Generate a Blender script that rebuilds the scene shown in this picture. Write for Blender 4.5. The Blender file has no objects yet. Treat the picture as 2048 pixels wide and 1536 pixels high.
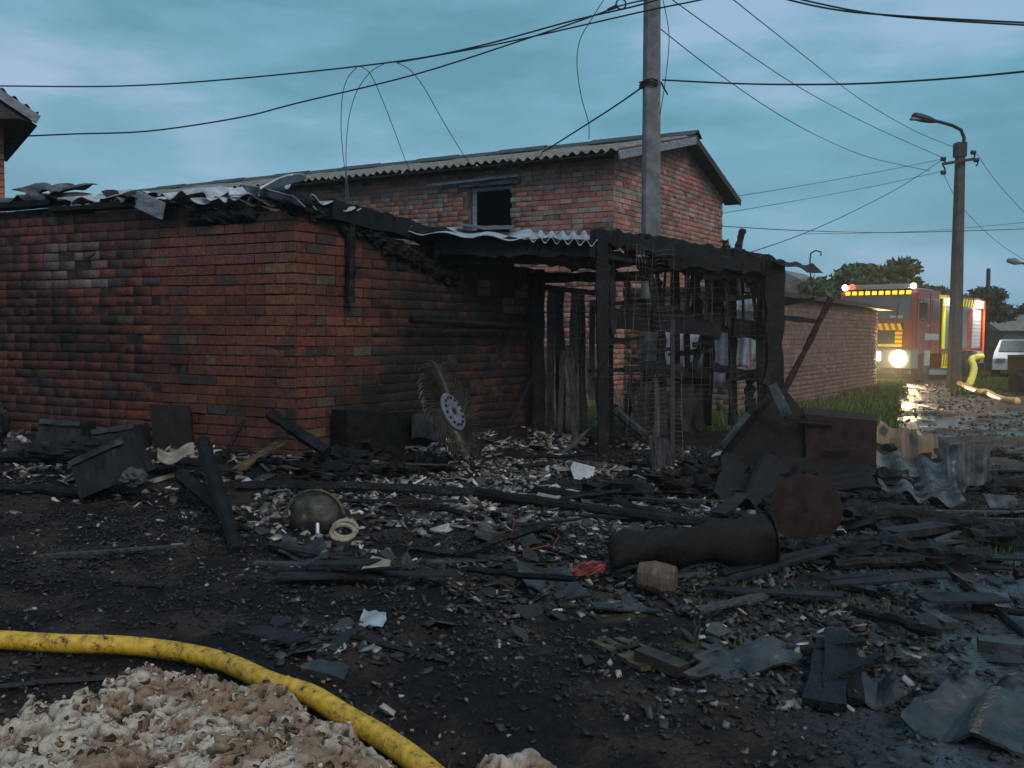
import bpy, math, random
import numpy as np
from mathutils import Vector, Matrix, noise as mnoise

random.seed(7)
rng = np.random.default_rng(11)
S = bpy.context.scene
COL = S.collection
R = math.radians

# ------------------------------------------------------------------ camera
F = 1850.0                                   # focal length in pixels of a 2048 wide frame
CAMZ = 1.45
CAM_M = Matrix.Translation((0, 0, CAMZ)) @ Matrix.Rotation(R(90 - 3.03), 4, 'X') @ Matrix.Rotation(R(0.5), 4, 'Z')
cd = bpy.data.cameras.new('camera')
cam = bpy.data.objects.new('camera', cd)
COL.objects.link(cam)
cam.matrix_world = CAM_M
cd.sensor_width = 36.0
cd.lens = 36.0 * F / 2048.0
cd.clip_end = 3000
cd.clip_start = 0.05
S.camera = cam
S.render.resolution_x, S.render.resolution_y = 1024, 768

# ------------------------------------------------------------------ world / light
SUN_EL, SUN_AZ = 42.0, 150.0                 # azimuth clockwise from +Y (behind, to the right of the camera)
w = bpy.data.worlds.new('World'); S.world = w; w.use_nodes = True
nt = w.node_tree; nt.nodes.clear()
N = nt.nodes.new; L = nt.links.new
out = N('ShaderNodeOutputWorld'); bg = N('ShaderNodeBackground'); L(bg.outputs[0], out.inputs[0])
sky = N('ShaderNodeTexSky'); sky.sky_type = 'NISHITA'; sky.sun_disc = False
sky.sun_elevation = R(SUN_EL); sky.sun_rotation = R(SUN_AZ); sky.air_density = 1.5; sky.dust_density = 3
tc = N('ShaderNodeTexCoord'); mp = N('ShaderNodeMapping'); L(tc.outputs['Generated'], mp.inputs[0])
mp.inputs['Scale'].default_value = (1.2, 1.2, 4.5); mp.inputs['Rotation'].default_value = (0.0, R(6), 0)
n1 = N('ShaderNodeTexNoise'); n1.inputs['Scale'].default_value = 2.2; n1.inputs['Detail'].default_value = 7; n1.inputs['Roughness'].default_value = .55
L(mp.outputs[0], n1.inputs['Vector'])
cr = N('ShaderNodeValToRGB'); L(n1.outputs['Fac'], cr.inputs[0])
e = cr.color_ramp.elements
e[0].position = .38; e[0].color = (.12, .29, .39, 1)
e[1].position = .62; e[1].color = (.35, .47, .66, 1)
m = e.new(.50); m.color = (.18, .375, .505, 1)
# paler low in the sky, more teal towards the right
sep = N('ShaderNodeSeparateXYZ'); L(tc.outputs['Generated'], sep.inputs[0])
mr = N('ShaderNodeMapRange'); L(sep.outputs['Z'], mr.inputs[0]); mr.inputs[1].default_value = 0.0; mr.inputs[2].default_value = .22; mr.inputs[3].default_value = .45; mr.inputs[4].default_value = 0
mx = N('ShaderNodeMix'); mx.data_type = 'RGBA'; L(mr.outputs[0], mx.inputs[0]); L(cr.outputs[0], mx.inputs[6]); mx.inputs[7].default_value = (.30, .48, .65, 1)
mr2 = N('ShaderNodeMapRange'); L(sep.outputs['X'], mr2.inputs[0]); mr2.inputs[1].default_value = -.45; mr2.inputs[2].default_value = .45; mr2.inputs[3].default_value = 0; mr2.inputs[4].default_value = .55
mx2 = N('ShaderNodeMix'); mx2.data_type = 'RGBA'; mx2.blend_type = 'MULTIPLY'; L(mr2.outputs[0], mx2.inputs[0]); L(mx.outputs[2], mx2.inputs[6]); mx2.inputs[7].default_value = (.62, .92, .92, 1)
sk = N('ShaderNodeMix'); sk.data_type = 'RGBA'; sk.inputs[0].default_value = .012
L(mx2.outputs[2], sk.inputs[6]); L(sky.outputs[0], sk.inputs[7])
L(sk.outputs[2], bg.inputs[0]); bg.inputs[1].default_value = 1.0

sd = bpy.data.lights.new('sun', 'SUN'); sd.energy = 1.5; sd.angle = R(30); sd.color = (1, .87, .77)
so = bpy.data.objects.new('sun', sd); COL.objects.link(so)
az = R(SUN_AZ); el = R(SUN_EL)
dirv = Vector((math.sin(az) * math.cos(el), math.cos(az) * math.cos(el), math.sin(el)))
so.rotation_euler = dirv.to_track_quat('Z', 'Y').to_euler(); so.location = dirv * 30
S.view_settings.view_transform = 'Standard'; S.view_settings.look = 'None'
S.view_settings.exposure = 0; S.view_settings.gamma = 1; S.view_settings.use_curve_mapping = False

# ------------------------------------------------------------------ helpers: picking places
def ray(px, py):
    d = CAM_M.to_3x3() @ Vector(((px - 1024) / F, -(py - 768) / F, -1))
    return d / d.y
def P(px, py, D):                            # point at depth D (metres in front of the camera)
    return Vector((0, 0, CAMZ)) + ray(px, py) * D
def lerp(a, b, t): return a + (b - a) * t

# value noise, vectorised
_tab = rng.random((256, 256))
def vn(x, y):
    x = np.asarray(x, float); y = np.asarray(y, float)
    xi = np.floor(x).astype(int); yi = np.floor(y).astype(int)
    fx = x - xi; fy = y - yi
    fx = fx * fx * (3 - 2 * fx); fy = fy * fy * (3 - 2 * fy)
    a = _tab[xi & 255, yi & 255]; b = _tab[(xi + 1) & 255, yi & 255]
    c = _tab[xi & 255, (yi + 1) & 255]; d = _tab[(xi + 1) & 255, (yi + 1) & 255]
    return (a * (1 - fx) + b * fx) * (1 - fy) + (c * (1 - fx) + d * fx) * fy
def fbm(x, y, o=4):
    s = 0; a = .5; t = 0
    for i in range(o):
        s = s + a * vn(np.asarray(x) * 2 ** i + 17 * i, np.asarray(y) * 2 ** i + 31 * i); t += a; a *= .5
    return s / t

# main anchors of the place
C0 = Vector((-2.067, 8.85, 0))               # near corner of the burnt shed
UL = Vector((-.9, .43, 0)).normalized()      # shed front wall runs away to the left
UR = Vector((.597, .802, 0)).normalized()    # shed side wall runs away to the right
SHED_L, SHED_R = 6.5, 3.9
B0 = Vector((1.884, 17.6, 0))                # near corner of the two storey building
BL = Vector((-.867, .498, 0)).normalized()
BR = Vector((.552, .834, 0)).normalized()

def smooth(a, b, x):
    t = np.clip((x - a) / (b - a), 0, 1); return t * t * (3 - 2 * t)
def hgt(x, y):
    x = np.asarray(x, float); y = np.asarray(y, float)
    # distance in front of the shed front wall
    nx, ny = UL.y, -UL.x                     # some normal
    s = (x - C0.x) * UL.x + (y - C0.y) * UL.y
    d = abs((x - C0.x) * nx + (y - C0.y) * ny)
    m1 = np.exp(-(d / 1.5) ** 2) * smooth(-1.6, 0, s)
    s2 = (x - C0.x) * UR.x + (y - C0.y) * UR.y
    d2 = abs((x - C0.x) * UR.y - (y - C0.y) * UR.x)
    m2 = np.exp(-(d2 / 1.3) ** 2) * smooth(-1.2, 0, s2) * (1 - smooth(3.6, 5.5, s2))
    m3 = np.exp(-(((x - 2.2) / 1.9) ** 2 + ((y - 9.3) / 2.0) ** 2))
    base = .26 * np.maximum(m1, m2) + .13 * m3
    near = 1 - smooth(12, 16, y)
    rough = (fbm(x * 1.3, y * 1.3, 5) - .5) * .16 + (fbm(x * 6, y * 6, 3) - .5) * .035
    calm = smooth(1.2, 2.4, x - (y - 4.5) * -.2) * (1 - smooth(5.5, 6.6, y))   # wet paving stays flat
    far = (fbm(x * .25, y * .25, 3) - .5) * .25 * smooth(14, 22, y) * (1 - smooth(26, 34, y))
    return base + rough * near * (1 - .75 * calm) + far
def hz(x, y): return float(hgt(x, y))
def on(px, py, lift=0.0):                    # where the sight line meets the ground
    d = ray(px, py); t = 2.0
    while t < 80:
        p = Vector((0, 0, CAMZ)) + d * t
        if p.z <= hz(p.x, p.y) + lift: return p
        t += .02 if t < 14 else .1
    return Vector((0, 0, CAMZ)) + d * t

# ------------------------------------------------------------------ helpers: meshes and objects
WORLD = {}                                   # world origin (Matrix) of what has been placed
class MB:
    def __init__(s): s.v = []; s.f = []; s.c = []; s.mi = []; s.cur = None; s.m = 0
    def add(s, verts, faces, col=None):
        o = len(s.v); s.v += [tuple(p) for p in verts]
        s.f += [tuple(i + o for i in f) for f in faces]
        s.c += [col] * len(faces); s.mi += [s.m] * len(faces)
    def box(s, c, size, rot=None, col=None, taper=1.0, jit=0):
        c = Vector(c); x, y, z = [k / 2 for k in size]
        vs = []
        for sz in (-1, 1):
            k = taper if sz > 0 else 1
            for sx, sy in ((-1, -1), (1, -1), (1, 1), (-1, 1)):
                p = Vector((sx * x * k, sy * y * k, sz * z))
                if jit: p += Vector((random.uniform(-jit, jit), random.uniform(-jit, jit), random.uniform(-jit, jit)))
                vs.append(c + (rot @ p if rot else p))
        s.add(vs, [(3, 2, 1, 0), (4, 5, 6, 7), (0, 1, 5, 4), (1, 2, 6, 5), (2, 3, 7, 6), (3, 0, 4, 7)], col)
    def beam(s, p, q, w, h, up=(0, 0, 1), col=None, seg=1, jit=0, bend=0):
        p, q = Vector(p), Vector(q); d = (q - p); u = d.normalized(); up = Vector(up)
        if abs(u.dot(up)) > .97: up = Vector((0, 1, 0))
        r = u.cross(up).normalized(); t = r.cross(u)
        vs = []
        for i in range(seg + 1):
            k = i / seg; c = p + d * k - t * bend * math.sin(k * math.pi)
            j = 1 + random.uniform(-jit, jit); l = 1 + random.uniform(-jit, jit)
            o1 = r * random.uniform(-jit, jit) * w * .3; c = c + o1
            for a, b in ((-1, -1), (1, -1), (1, 1), (-1, 1)):
                vs.append(c + r * a * w / 2 * j + t * b * h / 2 * l)
        fs = [(3, 2, 1, 0), tuple(range(seg * 4, seg * 4 + 4))]
        for i in range(seg):
            for k in range(4): fs.append((i * 4 + k, i * 4 + (k + 1) % 4, i * 4 + 4 + (k + 1) % 4, i * 4 + 4 + k))
        s.add(vs, fs, col)
    def tube(s, pts, r, n=8, col=None, jit=0, cap=True):
        pts = [Vector(p) for p in pts]; m = len(pts)
        rs = r if isinstance(r, (list, tuple)) else [r] * m
        vs = []; a = None
        for i, p in enumerate(pts):
            d = (pts[min(i + 1, m - 1)] - pts[max(i - 1, 0)]).normalized()
            if a is None:
                a = d.cross(Vector((0, 0, 1)))
                if a.length < .1: a = d.cross(Vector((1, 0, 0)))
            a = (a - d * a.dot(d)).normalized(); b = d.cross(a)
            for k in range(n):
                th = 2 * math.pi * k / n; rr = rs[i] * (1 + random.uniform(-jit, jit))
                vs.append(p + a * math.cos(th) * rr + b * math.sin(th) * rr)
        fs = []
        for i in range(m - 1):
            for k in range(n): fs.append((i * n + k, i * n + (k + 1) % n, (i + 1) * n + (k + 1) % n, (i + 1) * n + k))
        if cap: fs.append(tuple(range(n))[::-1]); fs.append(tuple(range((m - 1) * n, m * n)))
        s.add(vs, fs, col)
    def prism(s, poly, d0, d1):              # poly: points in 3D, extruded between two offset vectors
        n = len(poly); a = [Vector(p) + Vector(d0) for p in poly]; b = [Vector(p) + Vector(d1) for p in poly]
        s.add(a + b, [tuple(range(n))[::-1], tuple(range(n, 2 * n))] + [(i, (i + 1) % n, n + (i + 1) % n, n + i) for i in range(n)])
    def grid(s, fn, nu, nv, thick=None, col=None):
        vs = [Vector(fn(i / nu, j / nv)) for j in range(nv + 1) for i in range(nu + 1)]
        fs = [(j * (nu + 1) + i, j * (nu + 1) + i + 1, (j + 1) * (nu + 1) + i + 1, (j + 1) * (nu + 1) + i) for j in range(nv) for i in range(nu)]
        if thick is not None:
            th = Vector(thick); k = len(vs); vs2 = [p + th for p in vs]
            fs2 = [tuple(x + k for x in f[::-1]) for f in fs]
            bd = [i for i in range(nu + 1)] + [j * (nu + 1) + nu for j in range(1, nv + 1)] + [nv * (nu + 1) + i for i in range(nu - 1, -1, -1)] + [j * (nu + 1) for j in range(nv - 1, 0, -1)]
            ed = [(bd[i], bd[i] + k, bd[(i + 1) % len(bd)] + k, bd[(i + 1) % len(bd)]) for i in range(len(bd))]
            vs += vs2; fs += fs2 + ed
        s.add(vs, fs, col)
    def build(s, name, mat, parent=None, origin=None, smooth_=False):
        if not s.v: raise RuntimeError('empty ' + name)
        if origin is None:
            if parent is not None: origin = WORLD[parent.name]
            else:
                a = np.array(s.v); origin = Vector(((a[:, 0].min() + a[:, 0].max()) / 2, (a[:, 1].min() + a[:, 1].max()) / 2, a[:, 2].min()))
        origin = Vector(origin)
        me = bpy.data.meshes.new(name)
        me.from_pydata([(a - origin.x, b - origin.y, c - origin.z) for a, b, c in s.v], [], s.f)
        mats = mat if isinstance(mat, (list, tuple)) else [mat]
        for m_ in mats: me.materials.append(m_)
        if len(mats) > 1: me.polygons.foreach_set('material_index', s.mi)
        if any(c is not None for c in s.c):
            ca = me.color_attributes.new('Col', 'FLOAT_COLOR', 'CORNER')
            arr = []
            for f, c in zip(s.f, s.c):
                c = c or (1, 1, 1, 1)
                arr += list(c) * len(f)
            ca.data.foreach_set('color', arr)
        if smooth_: me.polygons.foreach_set('use_smooth', [True] * len(s.f))
        me.update()
        o = bpy.data.objects.new(name, me); COL.objects.link(o)
        WORLD[o.name] = origin.copy()
        if parent is not None:
            o.parent = parent; o.location = origin - WORLD[parent.name]
        else: o.location = origin
        return o
def tag(o, label=None, cat=None, group=None, kind=None):
    if label: o['label'] = label
    if cat: o['category'] = cat
    if group: o['group'] = group
    if kind: o['kind'] = kind
    return o
def thing(name, loc, label, cat, group=None):
    o = bpy.data.objects.new(name, None); COL.objects.link(o); o.location = loc; o.empty_display_size = .2
    WORLD[o.name] = Vector(loc); return tag(o, label, cat, group)
def npmesh(name, V, Fq, mat, col=None, origin=(0, 0, 0), smooth_=False):     # V (n,3), Fq (m,k) all the same k
    me = bpy.data.meshes.new(name); n = len(V); m_, k = Fq.shape
    V = V - np.array(origin)
    me.vertices.add(n); me.vertices.foreach_set('co', V.astype(np.float32).ravel())
    me.loops.add(m_ * k); me.loops.foreach_set('vertex_index', Fq.astype(np.int32).ravel())
    me.polygons.add(m_); me.polygons.foreach_set('loop_start', np.arange(0, m_ * k, k, dtype=np.int32))
    me.update(calc_edges=True); me.validate()
    if smooth_: me.polygons.foreach_set('use_smooth', [True] * len(me.polygons))
    if col is not None:
        ca = me.color_attributes.new('Col', 'FLOAT_COLOR', 'POINT'); ca.data.foreach_set('color', col.astype(np.float32).ravel())
    me.materials.append(mat)
    o = bpy.data.objects.new(name, me); COL.objects.link(o); o.location = origin
    WORLD[o.name] = Vector(origin); return o

# ------------------------------------------------------------------ materials
def nodes(name):
    m = bpy.data.materials.new(name); m.use_nodes = True; t = m.node_tree
    return m, t, t.nodes['Principled BSDF']
def mat(name, c1, c2=None, rough=.8, scale=8, detail=6, bump=.3, bscale=None, metal=0, spec=.4, bdist=.01, emit=None, es=0, c3=None, stretch=None, alpha=None, rr=None):
    m, t, b = nodes(name); n = t.nodes.new; l = t.links.new
    tcn = n('ShaderNodeNewGeometry'); mpn = n('ShaderNodeMapping'); l(tcn.outputs['Position'], mpn.inputs[0])
    if stretch: mpn.inputs['Scale'].default_value = stretch
    nz = n('ShaderNodeTexNoise'); nz.inputs['Scale'].default_value = scale; nz.inputs['Detail'].default_value = detail; nz.inputs['Roughness'].default_value = .62
    l(mpn.outputs[0], nz.inputs['Vector'])
    r = n('ShaderNodeValToRGB'); l(nz.outputs['Fac'], r.inputs[0]); c2 = c2 or c1
    r.color_ramp.elements[0].position = .36; r.color_ramp.elements[0].color = (*c1, 1)
    r.color_ramp.elements[1].position = .64; r.color_ramp.elements[1].color = (*c2, 1)
    if c3: q = r.color_ramp.elements.new(.74); q.color = (*c3, 1)
    l(r.outputs[0], b.inputs['Base Color'])
    b.inputs['Roughness'].default_value = rough; b.inputs['Metallic'].default_value = metal; b.inputs['Specular IOR Level'].default_value = spec
    if rr:
        q = n('ShaderNodeMapRange'); l(nz.outputs['Fac'], q.inputs[0]); q.inputs[1].default_value = .35; q.inputs[2].default_value = .65
        q.inputs[3].default_value = rr[0]; q.inputs[4].default_value = rr[1]; l(q.outputs[0], b.inputs['Roughness'])
    if bump:
        n2 = n('ShaderNodeTexNoise'); n2.inputs['Scale'].default_value = bscale or scale * 5; n2.inputs['Detail'].default_value = 5
        l(mpn.outputs[0], n2.inputs['Vector'])
        bp = n('ShaderNodeBump'); bp.inputs['Strength'].default_value = bump; bp.inputs['Distance'].default_value = bdist
        l(n2.outputs['Fac'], bp.inputs['Height']); l(bp.outputs[0], b.inputs['Normal'])
    if emit: b.inputs['Emission Color'].default_value = (*emit, 1); b.inputs['Emission Strength'].default_value = es
    return m

def tint_mat(name, source, rough=.9, bump=.5, bs=60, soot=(.013, .0115, .011), spec=.25, ns=22, var=.45, speck=True):
    """colour from the object colour or the mesh colour; its alpha is the amount of soot"""
    m, t, b = nodes(name); n = t.nodes.new; l = t.links.new
    if source == 'object':
        s = n('ShaderNodeObjectInfo'); colr, al = s.outputs['Color'], s.outputs['Alpha']
    else:
        s = n('ShaderNodeVertexColor'); s.layer_name = 'Col'; colr, al = s.outputs['Color'], s.outputs['Alpha']
    g = n('ShaderNodeNewGeometry')
    nz = n('ShaderNodeTexNoise'); nz.inputs['Scale'].default_value = ns; nz.inputs['Detail'].default_value = 8; nz.inputs['Roughness'].default_value = .7; l(g.outputs['Position'], nz.inputs['Vector'])
    mr = n('ShaderNodeMapRange'); l(nz.outputs['Fac'], mr.inputs[0]); mr.inputs[1].default_value = .3; mr.inputs[2].default_value = .7; mr.inputs[3].default_value = 1 - var; mr.inputs[4].default_value = 1 + var
    mu = n('ShaderNodeVectorMath'); mu.operation = 'SCALE'; l(colr, mu.inputs[0]); l(mr.outputs[0], mu.inputs['Scale'])
    n2 = n('ShaderNodeTexNoise'); n2.inputs['Scale'].default_value = 3.2; n2.inputs['Detail'].default_value = 7; n2.inputs['Roughness'].default_value = .65; l(g.outputs['Position'], n2.inputs['Vector'])
    mr2 = n('ShaderNodeMapRange'); l(n2.outputs['Fac'], mr2.inputs[0]); mr2.inputs[1].default_value = .3; mr2.inputs[2].default_value = .7; mr2.inputs[3].default_value = -.35; mr2.inputs[4].default_value = .35
    ad = n('ShaderNodeMath'); ad.operation = 'ADD'; ad.use_clamp = True; l(al, ad.inputs[0]); l(mr2.outputs[0], ad.inputs[1])
    mix = n('ShaderNodeMix'); mix.data_type = 'RGBA'; l(ad.outputs[0], mix.inputs[0]); l(mu.outputs[0], mix.inputs[6]); mix.inputs[7].default_value = (*soot, 1)
    res = mix.outputs[2]
    if speck:                                # mortar smeared over the faces and joints
        sm = n('ShaderNodeTexNoise'); sm.inputs['Scale'].default_value = 6.5; sm.inputs['Detail'].default_value = 9; sm.inputs['Roughness'].default_value = .72; sm.inputs['Distortion'].default_value = .8; l(g.outputs['Position'], sm.inputs['Vector'])
        sr = n('ShaderNodeMapRange'); l(sm.outputs['Fac'], sr.inputs[0]); sr.inputs[1].default_value = .50; sr.inputs[2].default_value = .66; sr.inputs[3].default_value = 0; sr.inputs[4].default_value = .55
        sc_ = n('ShaderNodeVectorMath'); sc_.operation = 'MULTIPLY_ADD'; l(res, sc_.inputs[0]); sc_.inputs[1].default_value = (.55, .62, .66); sc_.inputs[2].default_value = (.030, .026, .024)
        mixs = n('ShaderNodeMix'); mixs.data_type = 'RGBA'; l(sr.outputs[0], mixs.inputs[0]); l(res, mixs.inputs[6]); l(sc_.outputs[0], mixs.inputs[7]); res = mixs.outputs[2]
        vz = n('ShaderNodeTexNoise'); vz.inputs['Scale'].default_value = 34; vz.inputs['Detail'].default_value = 3; l(g.outputs['Position'], vz.inputs['Vector'])
        rmp = n('ShaderNodeMapRange'); l(vz.outputs['Fac'], rmp.inputs[0]); rmp.inputs[1].default_value = .68; rmp.inputs[2].default_value = .74; rmp.inputs[3].default_value = 0; rmp.inputs[4].default_value = .55
        mk = n('ShaderNodeMath'); mk.operation = 'MULTIPLY'; l(rmp.outputs[0], mk.inputs[0])
        inv = n('ShaderNodeMath'); inv.operation = 'SUBTRACT'; inv.inputs[0].default_value = 1; l(ad.outputs[0], inv.inputs[1]); l(inv.outputs[0], mk.inputs[1])
        mix2 = n('ShaderNodeMix'); mix2.data_type = 'RGBA'; l(mk.outputs[0], mix2.inputs[0]); l(res, mix2.inputs[6]); mix2.inputs[7].default_value = (.33, .3, .28, 1); res = mix2.outputs[2]
    l(res, b.inputs['Base Color']); b.inputs['Roughness'].default_value = rough; b.inputs['Specular IOR Level'].default_value = spec
    n3 = n('ShaderNodeTexNoise'); n3.inputs['Scale'].default_value = bs; n3.inputs['Detail'].default_value = 6; l(g.outputs['Position'], n3.inputs['Vector'])
    bp = n('ShaderNodeBump'); bp.inputs['Strength'].default_value = bump; bp.inputs['Distance'].default_value = .012; l(n3.outputs['Fac'], bp.inputs['Height']); l(bp.outputs[0], b.inputs['Normal'])
    return m

def char_mat(name='charred_wood', c1=(.002, .0025, .003), c2=(.010, .011, .013), scale=28, spec=.25):
    m, t, b = nodes(name); n = t.nodes.new; l = t.links.new
    g = n('ShaderNodeNewGeometry')
    v = n('ShaderNodeTexVoronoi'); v.feature = 'DISTANCE_TO_EDGE'; v.inputs['Scale'].default_value = scale
    wn_ = n('ShaderNodeTexNoise'); wn_.inputs['Scale'].default_value = 12; wn_.inputs['Detail'].default_value = 5; l(g.outputs['Position'], wn_.inputs['Vector'])
    wa = n('ShaderNodeVectorMath'); wa.operation = 'MULTIPLY_ADD'; l(wn_.outputs['Color'], wa.inputs[0]); wa.inputs[1].default_value = (.12, .12, .12); l(g.outputs['Position'], wa.inputs[2]); l(wa.outputs[0], v.inputs['Vector'])
    nz = n('ShaderNodeTexNoise'); nz.inputs['Scale'].default_value = 9; nz.inputs['Detail'].default_value = 7; l(g.outputs['Position'], nz.inputs['Vector'])
    r = n('ShaderNodeValToRGB'); l(nz.outputs['Fac'], r.inputs[0])
    r.color_ramp.elements[0].position = .4; r.color_ramp.elements[0].color = (*c1, 1); r.color_ramp.elements[1].position = .68; r.color_ramp.elements[1].color = (*c2, 1)
    q = r.color_ramp.elements.new(.80); q.color = (.035, .034, .036, 1)
    l(r.outputs[0], b.inputs['Base Color']); b.inputs['Roughness'].default_value = .62; b.inputs['Specular IOR Level'].default_value = spec
    mr = n('ShaderNodeMapRange'); l(v.outputs['Distance'], mr.inputs[0]); mr.inputs[2].default_value = .12
    bp = n('ShaderNodeBump'); bp.inputs['Strength'].default_value = .5; bp.inputs['Distance'].default_value = .012; l(mr.outputs[0], bp.inputs['Height']); l(bp.outputs[0], b.inputs['Normal'])
    return m

M = {}
M['brick_o'] = tint_mat('brick_face', 'object')
M['brick_v'] = tint_mat('brick_face_mesh', 'mesh')
M['brick2_o'] = tint_mat('old_brick_face', 'object', var=.35, soot=(.05, .045, .045))
M['brick2_v'] = tint_mat('old_brick_face_mesh', 'mesh', var=.35, soot=(.05, .045, .045))
M['mortar'] = mat('sooty_mortar', (.006, .004, .004), (.050, .032, .026), scale=11, rough=.95, c3=(.16, .13, .11))
M['mortar2'] = mat('grey_mortar', (.06, .035, .030), (.20, .15, .13), scale=9, rough=.95, c3=(.38, .32, .29))
M['char'] = char_mat()
M['char2'] = mat('burnt_board', (.005, .005, .007), (.020, .021, .025), scale=14, rough=.7, bump=.6, bscale=90, stretch=(1, 1, .25), c3=(.05, .05, .055), spec=.3)
M['greyboard'] = mat('scorched_board', (.015, .016, .018), (.07, .07, .075), scale=10, rough=.8, bump=.5, stretch=(4, 4, .4))
M['slate'] = mat('roof_slate', (.11, .105, .09), (.225, .215, .185), scale=3.5, rough=.9, bump=.4, bscale=40, c3=(.08, .08, .07))
M['pale_sheet'] = mat('pale_roof_sheet', (.16, .17, .19), (.50, .52, .58), scale=4, rough=.55, bump=.3, c3=(.62, .64, .70))  # sheen on the sheet tops is put into this pale colour
M['slate_dark'] = mat('ridge_slate', (.03, .035, .045), (.07, .075, .085), scale=4, rough=.8)
M['slate_burnt'] = mat('burnt_slate', (.012, .012, .014), (.10, .105, .115), scale=6, rough=.75, bump=.4, c3=(.38, .39, .42))
M['slate_grey'] = mat('wet_slate', (.015, .017, .02), (.055, .06, .065), scale=7, rough=.55, bump=.5, c3=(.17, .175, .18), rr=(.4, .75), spec=.35)
M['tin'] = mat('weathered_tin', (.25, .27, .30), (.48, .50, .55), scale=5, rough=.5, metal=.35, bump=.2)
M['rust'] = mat('rusted_sheet', (.014, .009, .008), (.034, .020, .017), scale=9, rough=.85, bump=.5, c3=(.055, .032, .024), spec=.2)
M['rustdark'] = mat('burnt_sheet', (.004, .0035, .004), (.013, .010, .010), scale=12, rough=.8, bump=.5, spec=.25)
M['concrete'] = mat('pole_concrete', (.10, .105, .115), (.19, .195, .205), scale=5, rough=.9, bump=.5, bscale=60, c3=(.28, .28, .28))
M['concrete_d'] = mat('dark_pole_concrete', (.05, .045, .045), (.085, .078, .075), scale=3, rough=.9, bump=.4, bscale=60)
M['wood_grey'] = mat('grey_weathered_wood', (.12, .13, .15), (.27, .28, .31), scale=6, rough=.85, bump=.4, stretch=(1, 1, 4))
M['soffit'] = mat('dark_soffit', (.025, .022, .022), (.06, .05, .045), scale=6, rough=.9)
M['wire'] = mat('black_cable', (.008, .009, .011), (.012, .013, .016), rough=.6, bump=0)
M['meshwire'] = mat('wire_netting', (.03, .028, .026), (.20, .17, .13), scale=20, rough=.6, bump=0, metal=.3)
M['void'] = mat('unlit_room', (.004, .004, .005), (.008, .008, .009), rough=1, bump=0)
M['foliage'] = tint_mat('leaves', 'mesh', rough=.7, bump=.1, soot=(.02, .03, .012), var=.3, speck=False)
M['bark'] = mat('bark', (.02, .018, .014), (.05, .042, .034), scale=12)
M['rubble'] = tint_mat('rubble', 'mesh', rough=.6, bump=.5, bs=120, var=.4, speck=False, spec=.45, ns=50)
M['frag_o'] = tint_mat('fragment', 'object', rough=.6, bump=.5, bs=100, var=.4, speck=False, spec=.45, ns=30)
M['grass'] = tint_mat('grass', 'mesh', rough=.7, bump=0, var=.3, speck=False, soot=(.02, .02, .01))

# hose jacket: yellow woven cover with black scuffs
def hose_mat():
    m, t, b = nodes('yellow_hose_jacket'); n = t.nodes.new; l = t.links.new
    g = n('ShaderNodeNewGeometry')
    a = n('ShaderNodeTexNoise'); a.inputs['Scale'].default_value = 22; a.inputs['Detail'].default_value = 9; a.inputs['Roughness'].default_value = .72; l(g.outputs['Position'], a.inputs['Vector'])
    r = n('ShaderNodeValToRGB'); l(a.outputs['Fac'], r.inputs[0]); el_ = r.color_ramp.elements
    el_[0].position = .36; el_[0].color = (.03, .028, .02, 1); el_[1].position = .43; el_[1].color = (.42, .24, .015, 1)
    q = el_.new(.60); q.color = (.68, .40, .03, 1); q = el_.new(.72); q.color = (.50, .40, .20, 1)
    v = n('ShaderNodeTexVoronoi'); v.feature = 'DISTANCE_TO_EDGE'; v.inputs['Scale'].default_value = 24
    wv = n('ShaderNodeTexNoise'); wv.inputs['Scale'].default_value = 14; l(g.outputs['Position'], wv.inputs['Vector'])
    va = n('ShaderNodeVectorMath'); va.operation = 'MULTIPLY_ADD'; l(wv.outputs['Color'], va.inputs[0]); va.inputs[1].default_value = (.12, .12, .12); l(g.outputs['Position'], va.inputs[2]); l(va.outputs[0], v.inputs['Vector'])
    mr_ = n('ShaderNodeMapRange'); l(v.outputs['Distance'], mr_.inputs[0]); mr_.inputs[1].default_value = .0; mr_.inputs[2].default_value = .05; mr_.inputs[3].default_value = .95; mr_.inputs[4].default_value = 0
    mg = n('ShaderNodeTexNoise'); mg.inputs['Scale'].default_value = 5; l(g.outputs['Position'], mg.inputs['Vector'])
    mgr = n('ShaderNodeMapRange'); l(mg.outputs['Fac'], mgr.inputs[0]); mgr.inputs[1].default_value = .42; mgr.inputs[2].default_value = .6
    mm = n('ShaderNodeMath'); mm.operation = 'MULTIPLY'; l(mr_.outputs[0], mm.inputs[0]); l(mgr.outputs[0], mm.inputs[1])
    mx_ = n('ShaderNodeMix'); mx_.data_type = 'RGBA'; l(mm.outputs[0], mx_.inputs[0]); l(r.outputs[0], mx_.inputs[6]); mx_.inputs[7].default_value = (.03, .03, .02, 1)
    l(mx_.outputs[2], b.inputs['Base Color']); b.inputs['Roughness'].default_value = .5
    bp = n('ShaderNodeBump'); bp.inputs['Strength'].default_value = .5; bp.inputs['Distance'].default_value = .006; l(a.outputs['Fac'], bp.inputs['Height']); l(bp.outputs[0], b.inputs['Normal'])
    return m
M['hose'] = hose_mat()

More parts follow.
